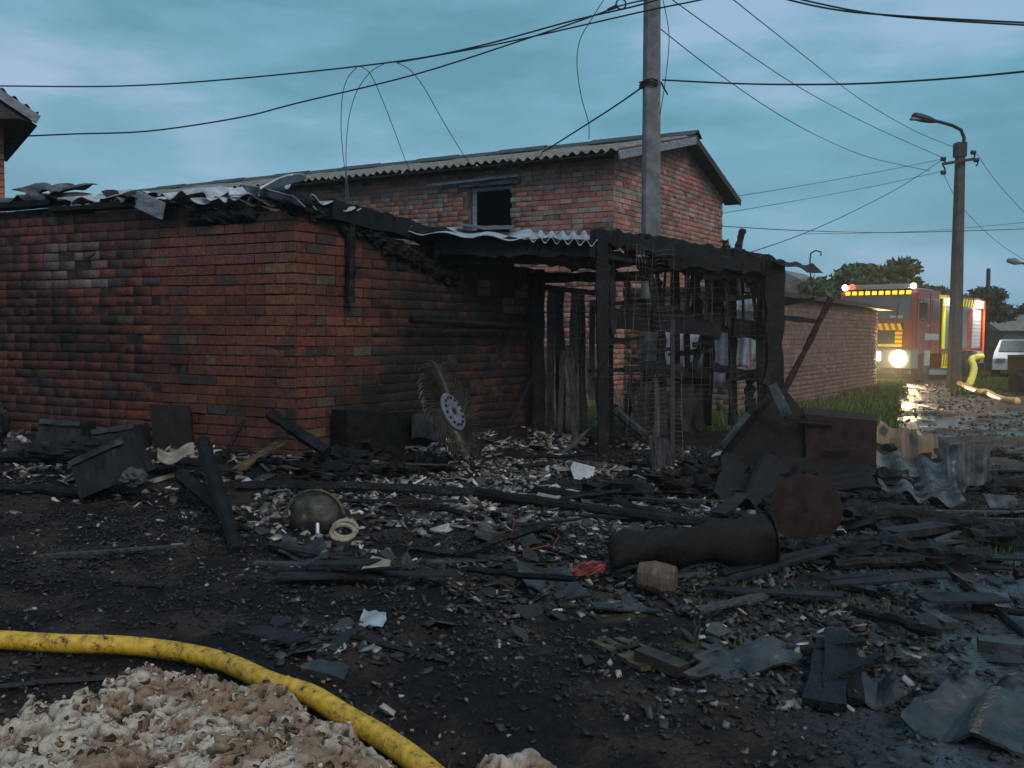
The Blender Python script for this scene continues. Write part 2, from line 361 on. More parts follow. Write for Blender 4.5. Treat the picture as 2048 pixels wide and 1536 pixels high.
# ------------------------------------------------------------------ ground
def axis(lo, hi, near_lo, near_hi, d, growth=1.12):
    a = list(np.arange(near_lo, near_hi, d)); s = d; x = near_lo
    pre = []
    while x > lo: s *= growth; x -= s; pre.append(x)
    s = d; x = a[-1]; post = []
    while x < hi: s *= growth; x += s; post.append(x)
    return np.array(pre[::-1] + a + post)
gx = axis(-900, 900, -7.5, 8.5, .045); gy = axis(-200, 1600, 2.2, 14.0, .045)
GX, GY = np.meshgrid(gx, gy)
Z = hgt(GX, GY) + (fbm(GX * 14, GY * 14, 3) - .5) * .03 * (1 - smooth(12, 15, GY))
ratio = GX / np.maximum(GY, .5)
nA = fbm(GX * .9, GY * .9, 5); nB = fbm(GX * 3.3 + 9, GY * 3.3, 4); nC = fbm(GX * 9, GY * 9, 3)
ash = np.array([.008, .0075, .009]); ash2 = np.array([.028, .018, .015]); dirt = np.array([.060, .048, .038]); wetc = np.array([.040, .044, .050]); gr = np.array([.050, .075, .020]); gr2 = np.array([.080, .105, .028])
def mixc(a, b, t): return a * (1 - t[..., None]) + b * t[..., None]
colr = mixc(np.broadcast_to(ash, GX.shape + (3,)), ash2, smooth(.42, .66, nB))
colr = mixc(colr, dirt, smooth(13, 17, GY))
# wet paving bottom right
pav = smooth(.9, 1.7, GX + (nA - .5) * 1.5) * (1 - smooth(5.4, 6.4, GY - .25 * GX + (nB - .5) * .8))
colr = mixc(colr, wetc, pav * .85)
road = smooth(.405, .435, ratio + (nA - .5) * .05) * smooth(9, 11, GY)
colr = mixc(colr, np.array([.075, .060, .048]), road)
g1 = smooth(14, 15.5, GY + (nA - .5) * 3) * smooth(.06, .12, ratio) * (1 - smooth(.40, .425, ratio + (nA - .5) * .05)) * (1 - smooth(40, 44, GY) * 0)
lawn = smooth(23.5, 24.5, GY + (nA - .5) * 2) * smooth(.475, .49, ratio) + smooth(45, 55, GY) + smooth(14, 16, GY) * (1 - smooth(-.1, .0, ratio))
g3 = smooth(5.6, 6.0, GY) * (1 - smooth(7.0, 8.0, GY)) * smooth(1.6, 2.2, GX) * smooth(.52, .6, nB) * .4
g4 = smooth(.53, .6, nA) * smooth(.5, .6, nB) * (GX > 0) * (GX < 3) * (GY > 4.2) * (GY < 6) * .3
grs = np.clip(g1 + lawn + g3 + g4, 0, 1) * (.55 + .45 * smooth(.35, .5, nC))
colr = mixc(colr, mixc(np.broadcast_to(gr, GX.shape + (3,)), gr2, smooth(.4, .6, nB)), grs)
# wetness in alpha
pud = smooth(.47, .54, fbm(GX * .8 + 3, GY * 1.9, 4)) * road * smooth(11.5, 13, GY) * (1 - grs)
pud = np.maximum(pud, road * (GY > 12.5) * (GY < 15.5) * smooth(.43, .5, nA))
wet = np.clip(np.maximum(pav * smooth(.36, .56, nB) * .85, pud), 0, 1)
wet = np.maximum(wet, .25 * smooth(.5, .7, nB) * (GY < 9))
mud = fbm(GX * .9 + 5, GY * 2.2, 5)
Z = Z + road * (mud - .5) * .22 * (1 - smooth(34, 45, GY))
thr = .475 + .09 * np.exp(-((GY - 14.3) / 2.2) ** 2)
pud = road * smooth(thr + .02, thr - .03, mud + (fbm(GX * 4, GY * 9, 3) - .5) * .10) * smooth(11.5, 12.5, GY)
Z = Z + road * (fbm(GX * 5, GY * 8, 3) - .5) * .05 * (1 - pud)
colr = mixc(colr, np.array([.085, .066, .052]), road * smooth(.5, .6, mud))
wet = np.clip(np.maximum(pav * (.25 + .6 * smooth(.40, .56, nB)), pud * .92), 0, 1)
wet = np.maximum(wet, .25 * smooth(.5, .7, nB) * (GY < 9))
V = np.stack([GX, GY, Z], -1).reshape(-1, 3)
ny_, nx_ = GX.shape; idx = np.arange(ny_ * nx_).reshape(ny_, nx_)
FQ = np.stack([idx[:-1, :-1], idx[:-1, 1:], idx[1:, 1:], idx[1:, :-1]], -1).reshape(-1, 4)
CA = np.concatenate([colr, wet[..., None]], -1).reshape(-1, 4)
def ground_mat():
    m, t, b = nodes('ash_and_mud'); n = t.nodes.new; l = t.links.new
    s = n('ShaderNodeVertexColor'); s.layer_name = 'Col'; g = n('ShaderNodeNewGeometry')
    nz = n('ShaderNodeTexNoise'); nz.inputs['Scale'].default_value = 26; nz.inputs['Detail'].default_value = 9; nz.inputs['Roughness'].default_value = .75; l(g.outputs['Position'], nz.inputs['Vector'])
    mr_ = n('ShaderNodeMapRange'); l(nz.outputs['Fac'], mr_.inputs[0]); mr_.inputs[1].default_value = .3; mr_.inputs[2].default_value = .75; mr_.inputs[3].default_value = .35; mr_.inputs[4].default_value = 1.9
    mu = n('ShaderNodeVectorMath'); mu.operation = 'SCALE'; l(s.outputs['Color'], mu.inputs[0]); l(mr_.outputs[0], mu.inputs['Scale'])
    l(mu.outputs[0], b.inputs['Base Color'])
    rr = n('ShaderNodeMath'); rr.operation = 'ADD'; l(s.outputs['Alpha'], rr.inputs[0])
    sp_ = n('ShaderNodeMapRange'); l(s.outputs['Alpha'], sp_.inputs[0]); sp_.inputs[3].default_value = .18; sp_.inputs[4].default_value = .5; l(sp_.outputs[0], b.inputs['Specular IOR Level'])
    q = n('ShaderNodeMapRange'); l(nz.outputs['Fac'], q.inputs[0]); q.inputs[1].default_value = .35; q.inputs[2].default_value = .65; q.inputs[3].default_value = -.18; q.inputs[4].default_value = .18; l(q.outputs[0], rr.inputs[1])
    r2 = n('ShaderNodeMapRange'); l(rr.outputs[0], r2.inputs[0]); r2.inputs[1].default_value = 0; r2.inputs[2].default_value = 1; r2.inputs[3].default_value = .95; r2.inputs[4].default_value = .14
    l(r2.outputs[0], b.inputs['Roughness']); b.inputs['Specular IOR Level'].default_value = .5
    n3 = n('ShaderNodeTexNoise'); n3.inputs['Scale'].default_value = 45; n3.inputs['Detail'].default_value = 6; l(g.outputs['Position'], n3.inputs['Vector'])
    bs = n('ShaderNodeMapRange'); l(s.outputs['Alpha'], bs.inputs[0]); bs.inputs[3].default_value = 1.0; bs.inputs[4].default_value = .28
    bp = n('ShaderNodeBump'); bp.inputs['Distance'].default_value = .03; l(bs.outputs[0], bp.inputs['Strength']); l(n3.outputs['Fac'], bp.inputs['Height']); l(bp.outputs[0], b.inputs['Normal'])
    return m
go = npmesh('ground', V, FQ, ground_mat(), CA, smooth_=True); go['kind'] = 'structure'

# ------------------------------------------------------------------ brickwork
def brick_variant(L_=.238, H_=.087, D_=.06, seed=0):
    r_ = random.Random(seed); j = lambda a: r_.uniform(-a, a); c = .004
    L2, H2 = L_ / 2, H_ / 2
    fr = [(-L2 + c + j(.004), 0 + j(.002), -H2 + c + j(.004)), (L2 - c + j(.004), j(.002), -H2 + c + j(.004)), (L2 - c + j(.004), j(.002), H2 - c + j(.004)), (-L2 + c + j(.004), j(.002), H2 - c + j(.004))]
    ri = [(-L2 + j(.002), .004, -H2 + j(.002)), (L2 + j(.002), .004, -H2 + j(.002)), (L2 + j(.002), .004, H2 + j(.002)), (-L2 + j(.002), .004, H2 + j(.002))]
    ba = [(x, D_, z) for x, y, z in ri]
    v = fr + ri + ba
    f = [(0, 1, 2, 3)] + [(4 + k, 4 + (k + 1) % 4, (k + 1) % 4, k) for k in range(4)] + [(8 + k, 8 + (k + 1) % 4, 4 + (k + 1) % 4, 4 + k) for k in range(4)] + [(11, 10, 9, 8)]
    return v, f
VARI = [brick_variant(seed=k) for k in range(5)]
HVAR = [brick_variant(L_=.118, seed=20 + k) for k in range(3)]
_bm = {}
def brick_mesh(kind, mkey):
    if (kind, mkey) not in _bm:
        v, f = (VARI + HVAR)[kind]; me = bpy.data.meshes.new('brick'); me.from_pydata(v, [], f); me.materials.append(M[mkey]); me.update(); _bm[kind, mkey] = me
    return _bm[kind, mkey]
def lay(p0, u, length, z0, top, inside=lambda s, z: True, mirror=False):
    """list of (s, z, is_header) brick centres; the bond starts at s = 0, or at s = length when mirrored"""
    out_ = []; k = 0; z = z0; hi = max(top(length * i / 20) for i in range(21))
    while z < hi:
        s = 0.0; first = True
        while s < length - .05:
            head = (k % 2 == 1) if first else random.random() < .10
            L_ = .125 if head else .25
            if s + L_ > length + .02: head, L_ = True, .125
            c = s + L_ / 2; cc = length - c if mirror else c
            if z + .095 <= top(cc) and inside(cc, z + .05): out_.append((cc, z + .05, head))
            s += L_ + .001; first = False
        z += .1; k += 1
    return out_
def bricks(parent, items, p0, u, colour, mkey_o, mkey_v, n_single, near, stuffname='brickwork', name='brick'):
    """items -> the n_single nearest as objects, the rest as one mesh"""
    ang = math.atan2(u.y, u.x); rot = Matrix.Rotation(ang, 3, 'Z'); outn = rot @ Vector((0, -1, 0))
    items = sorted(items, key=near)
    par0 = WORLD[parent.name]
    vs, fs, cs = [], [], []
    for i, (s, z, head) in enumerate(items):
        col = colour(s, z); pr = random.uniform(-.003, .006) + (random.choice((-.012, .006)) if random.random() < .06 else 0)
        zw = .014 * (float(vn(s * .9 + 3, z * 7)) - .5) + .010 * (float(vn(s * .35, z * .8)) - .5)
        c = Vector((p0.x, p0.y, p0.z)) + u * (s + random.uniform(-.003, .003)) + Vector((0, 0, z + zw)) + outn * pr
        tz = random.gauss(0, .013); kind = 5 + random.randrange(3) if head else random.randrange(5)
        if i < n_single:
            o = bpy.data.objects.new(name, brick_mesh(kind, mkey_o)); COL.objects.link(o)
            o.parent = parent; o.location = c - par0; o.rotation_euler = (random.gauss(0, .006), tz, ang); o.color = col
        else:
            v, f = (VARI + HVAR)[kind]; base = len(vs)
            rr = rot @ Matrix.Rotation(tz, 3, 'Y')
            vs += [c + rr @ Vector(p) for p in v]; fs += [tuple(base + q for q in ff) for ff in f]; cs += [col] * len(v)
    if vs:
        o = npmesh(stuffname, np.array([tuple(p) for p in vs]), np.array(fs), M[mkey_v], np.array(cs), origin=tuple(par0))
        o.location = (0, 0, 0); o.parent = parent; o['kind'] = 'stuff'

def sf(x): return float(x)
RED = [(.165, .050, .030), (.15, .048, .030), (.18, .058, .032), (.14, .050, .036), (.16, .050, .034)]
YEL = [(.15, .105, .055), (.125, .095, .055)]; GRY = [(.080, .052, .042), (.065, .048, .045)]; ORG = [(.17, .055, .028)]
def col_front(s, z):      # s measured from the far left end towards the corner
    d = SHED_L - s        # metres left of the corner
    r_ = random.random(); c = random.choice(RED)
    if d < .35: c = random.choice([(.19, .072, .042), (.17, .065, .04)])
    if r_ < .04: c = random.choice(YEL)
    elif r_ < .13: c = random.choice(GRY)
    elif r_ < .165: c = random.choice(ORG)
    c = np.array(c) * random.uniform(.72, 1.02) * (.8 + .4 * sf(fbm(d * .8, z * 1.1, 3)))
    soot = .08
    soot += .42 * math.exp(-((d - 3.3) / 1.1) ** 2 - ((z - 1.45) / .5) ** 2)
    soot += .45 * math.exp(-((d - 1.7) / .6) ** 2 - ((z - 1.05) / .4) ** 2)
    soot += .34 * sf(smooth(.42, .66, fbm(d * 1.1 + 5, z * 1.5, 3))) + .18 * (1 - sf(smooth(.3, .9, z)))
    if 2.6 < d < 3.6 and 1.9 < z < 2.4: c = c * .6 + np.array([.12, .125, .13]) * .6; soot -= .2
    if z > 2.1: c = c * .75 + np.array([.10, .055, .06]) * .35
    return (*c, min(.86, max(0, soot + random.uniform(-.06, .06))))
def col_side(s, z):
    r_ = random.random(); c = random.choice(RED)
    if r_ < .05: c = random.choice(YEL)
    elif r_ < .12: c = random.choice(GRY)
    c = np.array(c) * random.uniform(.7, 1.05)
    soot = .28 + .62 * sf(smooth(.7, 1.8, s + (z - 1.2) * .25))
    soot += .85 * math.exp(-((s - 1.15) / .75) ** 2 - ((z - .6) / .45) ** 2)
    if s > 2.8 and z > 1.7 and random.random() < .25: soot -= .35; c = c * .6 + np.array([.10, .09, .085])
    if 3.3 < s and z < 1.6: soot -= .12
    return (*c, min(1, max(0, soot + random.uniform(-.07, .07))))

# ---- the burnt shed
shed = thing('brick_shed', C0, 'burnt red brick shed with a collapsed roof and soot stained walls', 'shed')
outL = Vector((UL.y * -1, UL.x, 0)); outL = outL if outL.y < 0 else -outL
outR = Vector((UR.y, -UR.x, 0)); outR = outR if outR.x > 0 else -outR
THK = .25
uF = -UL; pF = C0 + UL * SHED_L                       # left to right as seen
def top_front(s):
    d = SHED_L - s
    if d < .55: return 2.62
    if d < 1.15: return 2.52
    return 2.72 if d < 3.0 else 2.80
def wall_slab(p0, u, length, top, z0, parent, name, matl, out_, step=.25, holes=()):
    mb = MB(); s = 0
    while s < length - 1e-6:
        e_ = min(length, s + step); c = (s + e_) / 2; zt = top(c)
        segs = [(z0, zt)]
        for (h0, h1, hz0, hz1) in holes:
            if h0 - 1e-6 <= s and e_ <= h1 + 1e-6: segs = [(z0, hz0), (hz1, zt)]
        for a, b in segs:
            pc = p0 + u * c - out_ * (THK / 2 + .008)
            mb.box((pc.x, pc.y, (a + b) / 2), (e_ - s, THK, b - a), Matrix.Rotation(math.atan2(u.y, u.x), 3, 'Z'))
        s = e_
    return mb.build(name, matl, parent)
wf = wall_slab(pF, uF, SHED_L, top_front, -.1, shed, 'front_wall', M['mortar'], outL)
it = lay(pF, uF, SHED_L, -.08, top_front, mirror=True)
bricks(wf, it, pF, uF, col_front, 'brick_o', 'brick_v', 190, lambda t: (SHED_L - t[0]) + (0 if .2 < t[1] else 5))
def top_side(s):
    if s < .6: return 2.62
    if s < 1.0: return 2.52
    return 2.52 - .03 * (s // .5)
ws = wall_slab(C0, UR, SHED_R, top_side, -.1, shed, 'side_wall', M['mortar'], outR)
it = lay(C0, UR, SHED_R, -.08, top_side)
bricks(ws, it, C0, UR, col_side, 'brick_o', 'brick_v', 110, lambda t: t[0] + (0 if .2 < t[1] else 5))
# rear walls so that the shed is a real building from a step aside
mb = MB(); a = pF - outL * 3.2; b = C0 + UR * SHED_R
mb.beam(pF - outL * .1 + Vector((0, 0, 1.3)), a + Vector((0, 0, 1.3)), .25, 2.6)
mb.beam(a + Vector((0, 0, 1.2)), b + Vector((0, 0, 1.2)), .25, 2.2)
mb.build('rear_wall', M['mortar'], shed)
# wooden wall plates under the sheets
mb = MB(); mb.beam(pF + Vector((0, 0, 2.86)), pF + uF * 3.2 + Vector((0, 0, 2.86)), .2, .06, seg=12, jit=.1); mb.build('wall_plate', M['char'], shed)
mb = MB(); mb.beam(pF + uF * 3.2 + Vector((0, 0, 2.78)), C0 + UL * 1.2 + Vector((0, 0, 2.76)), .2, .05, seg=12, jit=.15); mb.build('wall_plate', M['char'], shed)
mb = MB(); mb.beam(C0 + UR * .35 + Vector((0, 0, 2.66)), C0 + UR * 2.5 + Vector((0, 0, 2.50)), .22, .18, seg=12, jit=.25); mb.build('wall_plate', M['char'], shed)

def corr(mb, o, across, along, width, length, pitch=.2, amp=.028, thick=.008, jag=.0, bend=0.0, warp=0.0, seedv=0.0, nl=6):
    o = Vector(o); ac = Vector(across).normalized(); al = Vector(along).normalized(); nn = ac.cross(al).normalized()
    if nn.z < 0: nn = -nn
    nw = max(6, int(width / pitch * 8))
    def fn(i, j):
        x = i * width; y = j * length
        jj = 0
        if jag:
            e0 = (1 - j) ** 3; e1 = j ** 3
            jj = jag * ((float(vn(x * 9 + seedv, 3.3)) - .4) * e0 - (float(vn(x * 8 + seedv, 8.1)) - .4) * e1)
        side = jag * .5 * (float(vn(y * 7 + seedv, 5.5)) - .5) * (1 if i < .5 else -1) * (2 * abs(i - .5)) ** 3 if jag else 0
        hh = amp * math.cos(2 * math.pi * x / pitch) + bend * (1 - (2 * j - 1) ** 2) + (warp * (float(vn(x * 2 + seedv, y * 2)) - .5) if warp else 0)
        return o + ac * (x + side) + al * (y + jj) + nn * hh
    mb.grid(fn, nw, nl, thick=-nn * thick)

# broken sheets lying on the shed's wall tops
def pos_front(px, py):    # point above the front wall seen at px, py
    d = ray(px, py); nrm = outL; t = (pF - Vector((0, 0, 0))).dot(nrm) / d.dot(nrm)
    return Vector((0, 0, CAMZ)) + d * t
def pos_side(px, py):
    d = ray(px, py); t = (C0).dot(outR) / d.dot(outR)
    return Vector((0, 0, CAMZ)) + d * t
roofbits = [  # px,py centre of the near edge, width, length, yaw, pitch, roll, material, name, label
    (95, 380, .55, .6, 10, 14, -4, 'slate_burnt', 'dark curled roof sheet topmost at the left end of the shed wall'),
    (60, 398, 1.2, .8, 0, 4, 0, 'slate_burnt', 'long flat sheet edge lying lowest at the left end of the shed wall'),
    (185, 394, .7, .6, -8, 8, 3, 'pale_sheet', 'grey broken roof sheet beside the dark stack at the left end'),
    (250, 396, .5, .5, 20, 16, -8, 'char2', 'black crumpled roof sheet left of the sliding board'),
    (280, 402, .5, .5, 12, 3, 2, 'slate_burnt', 'small dark sheet in the gap before the sliding board'),
    (360, 393, .6, .6, -14, 10, 4, 'pale_sheet', 'grey curved roof sheet just right of the sliding board'),
    (420, 402, .75, .7, 2, 6, 2, 'pale_sheet', 'pale corrugated sheet with a drooping front edge on the front wall'),
    (470, 390, .65, .6, 16, 14, -3, 'pale_sheet', 'wavy sheet with two humps riding on the pale corrugated sheet'),
    (520, 385, .55, .5, -25, 26, 8, 'pale_sheet', 'upturned dark sheet with a white edge, highest near the corner'),
    (545, 404, .7, .5, 6, 5, -2, 'slate_burnt', 'broken sheet resting over the gap near the shed corner'),
]
for k, (px, py, wd, ln, yw, pt, rl, mk, lb) in enumerate(roofbits):
    p = pos_front(px, py); ac = Matrix.Rotation(R(yw), 3, 'Z') @ uF; al = Matrix.Rotation(R(yw), 3, 'Z') @ (-outL)
    al = (al + Vector((0, 0, math.tan(R(pt))))).normalized(); ac = (ac + Vector((0, 0, math.tan(R(rl))))).normalized()
    mb = MB(); corr(mb, p - ac * wd / 2 - al * .12, ac, al, wd, ln, pitch=.26, amp=.036, jag=.30, warp=.05, seedv=k * 7.7, bend=.02)
    tag(mb.build('roof_sheet', M[mk], smooth_=False), lb, 'roof sheet', 'broken roof sheets on the burnt shed')
sidebits = [
    (610, 408, .55, .7, 5, 12, -4, 'pale_sheet', 'bright curled sheet hanging over the shed corner'),
    (655, 408, .5, .6, -4, 5, -8, 'pale_sheet', 'torn pale sheet behind the hanging charred post'),
    (720, 425, .7, .7, 10, 4, -6, 'pale_sheet', 'grey flat sheet right of the hanging charred post'),
    (770, 436, .55, .6, -10, 8, -6, 'slate_burnt', 'ragged sheet with torn tips at the end of the side wall stack'),
    (800, 446, .35, .5, 25, 8, -4, 'slate_burnt', 'thin torn tip of sheet pointing over the lean-to roof'),
]
for k, (px, py, wd, ln, yw, pt, rl, mk, lb) in enumerate(sidebits):
    p = pos_side(px, py); ac = Matrix.Rotation(R(yw), 3, 'Z') @ UR; al = Matrix.Rotation(R(yw), 3, 'Z') @ (-outR)
    al = (al + Vector((0, 0, math.tan(R(pt))))).normalized(); ac = (ac + Vector((0, 0, math.tan(R(rl))))).normalized()
    mb = MB(); corr(mb, p - ac * wd / 2 - al * .12, ac, al, wd, ln, pitch=.24, amp=.035, jag=.32, warp=.06, seedv=k * 5.1 + 60)
    tag(mb.build('roof_sheet', M[mk]), lb, 'roof sheet', 'broken roof sheets on the burnt shed')
# dark charred lumps filling the gap under the sheets
def clod(mb, c, r, sx=1, sy=1, sz=1, seedv=0, n=10, amp=.35, freq=3.0):
    c = Vector(c); vs = []; 
    for j in range(n + 1):
        th = math.pi * j / n
        for i in range(2 * n):
            ph = math.pi * i / n; d = Vector((math.sin(th) * math.cos(ph), math.sin(th) * math.sin(ph), math.cos(th)))
            k = 1 + amp * mnoise.noise(d * freq + Vector((seedv, 0, 0))) * 1.4
            vs.append(c + Vector((d.x * sx, d.y * sy, d.z * sz)) * r * k)
    fs = [(j * 2 * n + i, (j + 1) * 2 * n + i, (j + 1) * 2 * n + (i + 1) % (2 * n), j * 2 * n + (i + 1) % (2 * n)) for j in range(n) for i in range(2 * n)]
    mb.add(vs, fs)
mb = MB()
for k in range(12):
    s = .05 + k * .2; clod(mb, C0 + UR * s - outR * .05 + Vector((0, 0, 2.70 - .055 * k + random.uniform(-.03, .03))), .13, 1.2, 1.1, .8, seedv=k * 3)
for k in range(5):
    clod(mb, C0 + UL * (.55 + k * .17) - outL * .06 + Vector((0, 0, 2.60)), .12, 1.2, 1, .7, seedv=k * 3 + 90)
mb.build('burnt_eave', M['char'], shed)
# sliding board
a = pos_front(285, 400); b = pos_front(350, 426)
mb = MB(); mb.beam(a + outL * .08, b + outL * .16, .03, .17, up=(0, 0, 1)); tag(mb.build('board', M['wood_grey']), 'grey weathered board sliding off the shed wall top', 'board')
# hanging charred post on the side wall
a = pos_side(693, 412) + outR * .07; b = pos_side(690, 605) + outR * .07
mb = MB(); n_ = 16
mb.tube([a.lerp(b, i / n_) for i in range(n_ + 1)], [.046 * random.uniform(.8, 1.15) * (1.5 if i < 2 else 1) for i in range(n_ + 1)], n=7, jit=.16)
tag(mb.build('charred_post', M['char']), 'charred post hanging down the shed side wall from the roof edge', 'post')
# nails in the front wall
for (x0, y0, x1, y1, lb) in ((170, 517, 210, 507, 'bent iron rod sticking out of the pale patch of the brick wall'), (253, 602, 285, 608, 'short iron rod sticking out of the middle of the front brick wall')):
    mb = MB(); mb.tube([pos_front(x0, y0), pos_front((x0 + x1) / 2, (y0 + y1) / 2 + 2) + outL * .05, pos_front(x1, y1) + outL * .12], .008, n=5)
    tag(mb.build('iron_rod', M['wire']), lb, 'rod')

# ------------------------------------------------------------------ the two storey building
house = thing('brick_building', B0, 'two storey red brick building with grey corrugated roof behind the burnt shed', 'building')
BLEN, GLEN = 20.3, 5.6
outB = Vector((-BL.y, BL.x, 0)); outB = outB if outB.y < 0 else -outB
outG = Vector((BR.y, -BR.x, 0))
EAVE = 4.86
pL = B0 + BL * BLEN; uB = -BL
wx0, wx1, wz0, wz1 = BLEN - 3.20, BLEN - 2.22, 3.35, 4.46
def shed_top(s): return EAVE
hl = MB()
def col_b(s, z):
    r_ = random.random(); c = random.choice([(.42, .175, .135), (.39, .16, .12), (.46, .20, .155), (.37, .17, .14), (.48, .25, .20)])
    if r_ < .22: c = random.choice([(.32, .26, .24), (.36, .29, .25)])
    c = np.array(c) * random.uniform(.72, 1.1)
    soot = .08 + .25 * sf(smooth(.45, .7, fbm(s * .8, z * 1.2, 3))) + .35 * sf(smooth(EAVE - .7, EAVE - .1, z))  # amount of dark mix, patchy and rising towards the eave
    return (*c, min(1, max(0, soot)))
wl = MB()
def slabbox(mb, p0, u, out_, s0, s1, z0, z1, th=THK):
    pc = p0 + u * (s0 + s1) / 2 - out_ * (th / 2 + .010)
    mb.box((pc.x, pc.y, (z0 + z1) / 2), (s1 - s0, th, z1 - z0), Matrix.Rotation(math.atan2(u.y, u.x), 3, 'Z'))
slabbox(wl, pL, uB, outB, 0, wx0, -.2, EAVE); slabbox(wl, pL, uB, outB, wx1, BLEN, -.2, EAVE)
slabbox(wl, pL, uB, outB, wx0, wx1, -.2, wz0); slabbox(wl, pL, uB, outB, wx0, wx1, wz1, EAVE)
long_wall = wl.build('long_wall', M['mortar2'], house)
it = lay(pL, uB, BLEN, .0, lambda s: EAVE, inside=lambda s, z: z > 1.2 and not (wx0 - .08 < s < wx1 + .08 and wz0 < z < wz1 + .1), mirror=True)
bricks(long_wall, it, pL, uB, col_b, 'brick2_o', 'brick2_v', 150, lambda t: (BLEN - t[0]) + (0 if t[1] > 2.7 else 9))
APEX_S, APEX_Z = 3.2, 5.66
def top_g(s): return EAVE + (APEX_Z - EAVE) * (s / APEX_S) if s < APEX_S else APEX_Z - (APEX_Z - 4.80) * (s - APEX_S) / (GLEN - APEX_S)
gw = MB()
poly = [B0 + Vector((0, 0, -.2)), B0 + BR * GLEN + Vector((0, 0, -.2)), B0 + BR * GLEN + Vector((0, 0, 4.80)), B0 + BR * APEX_S + Vector((0, 0, APEX_Z)), B0 + Vector((0, 0, EAVE))]
gw.prism([p - outG * .01 for p in poly], -outG * THK, (0, 0, 0))
gable = gw.build('gable_wall', M['mortar2'], house)
it = lay(B0, BR, GLEN, .0, lambda s: top_g(s) + .03, inside=lambda s, z: z > .4)
_n = len(it)
def near_g(t): return t[0] + (0 if t[1] > 2.6 else 9)
lay2 = []; z = 0; 
bricks(gable, it, B0, BR, lambda s, z: col_b(s, z - .6), 'brick2_o', 'brick2_v', 150, near_g)
# back walls
mb = MB(); q0 = pL - outB * .0 + BR * GLEN
mb.beam(pL + Vector((0, 0, 2.3)) + BR * .2, q0 + Vector((0, 0, 2.3)), .25, 4.8)
mb.beam(q0 + Vector((0, 0, 2.2)), B0 + BR * (GLEN - .15) + BL * .3 + Vector((0, 0, 2.2)), .25, 4.6)
mb.build('rear_wall', M['mortar2'], house)
# window
wn = MB(); pw0 = pL + uB * wx0; pw1 = pL + uB * wx1
def wp(s, z, d=0): return pL + uB * s + Vector((0, 0, z)) - outB * d
wn.beam(wp(wx0 + .05, wz0, .1), wp(wx0 + .05, wz1, .1), .09, .10); wn.beam(wp(wx1 - .03, wz0, .12), wp(wx1 - .03, wz1, .12), .06, .08)
wn.beam(wp(wx0, wz1 - .04, .1), wp(wx1, wz1 - .04, .1), .1, .07); wn.beam(wp(wx0, wz0 + .03, .1), wp(wx1, wz0 + .03, .1), .1, .06)
fr = wn.build('window_frame', M['wood_grey'], house)
mb = MB(); mb.beam(wp(wx0 - .22, wz1 + .06, -.02), wp(wx1 + .2, wz1 + .06, -.02), .12, .10); mb.build('lintel', M['concrete'], house)
mb = MB(); slabbox(mb, pL, uB, outB, wx0 - .3, wx1 + .3, wz0 - .3, wz1 + .3, th=.02)
for o_ in [0]: pass
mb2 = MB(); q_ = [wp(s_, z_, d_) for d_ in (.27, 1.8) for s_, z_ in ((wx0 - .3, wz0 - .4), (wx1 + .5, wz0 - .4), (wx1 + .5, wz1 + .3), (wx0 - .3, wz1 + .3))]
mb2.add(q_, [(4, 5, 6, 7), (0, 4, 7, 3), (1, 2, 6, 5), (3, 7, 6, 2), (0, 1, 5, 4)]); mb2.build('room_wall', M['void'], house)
mb = MB(); mb.beam(wp(wx0 - .95, EAVE - .30, -.16), wp(wx1 + .25, EAVE - .26, -.16), .03, .05); mb.build('batten', M['wood_grey'], house)
# roof: sheets one by one
def roof_slope(eave_a, eave_b, ridge_a, ridge_b, n, mk, over=.3, single=True, parent=house, waves=5.6):
    for k in range(n):
        f0, f1 = k / n, (k + 1) / n
        a0 = eave_a.lerp(eave_b, f0); a1 = eave_a.lerp(eave_b, f1); r0 = ridge_a.lerp(ridge_b, f0)
        ac = (a1 - a0); al = (r0 - a0); mb = MB()
        wdt = ac.length; ptc = wdt / waves
        corr(mb, a0 + Vector((0, 0, .012 * (k % 2))), ac, al, wdt * 1.0, al.length, pitch=.2, amp=.032, thick=.01, nl=2, warp=.02, seedv=k * 3.1)
        mb.build('roof_sheet', M[mk], parent)
d1 = (Vector((0, 0, APEX_Z)) + BR * APEX_S - Vector((0, 0, EAVE))).normalized()
ov = .42; gv = .30
eA = pL + Vector((0, 0, EAVE)) - d1 * ov + BL * .2; eB = B0 + Vector((0, 0, EAVE)) - d1 * ov - BL * gv
rA = pL + BR * APEX_S + Vector((0, 0, APEX_Z)) + BL * .2; rB = B0 + BR * APEX_S + Vector((0, 0, APEX_Z)) - BL * gv
up_ = Vector((0, 0, .10))
roof_slope(eA + up_, eB + up_, rA + up_, rB + up_, 18, 'slate')
d2 = (Vector((0, 0, 4.80)) + BR * GLEN - Vector((0, 0, APEX_Z)) - BR * APEX_S).normalized()
e2A = pL + BR * GLEN + Vector((0, 0, 4.80)) + d2 * .44 + BL * .2; e2B = B0 + BR * GLEN + Vector((0, 0, 4.80)) + d2 * .44 - BL * gv
roof_slope(e2A + up_, e2B + up_, rA + up_, rB + up_, 18, 'slate')
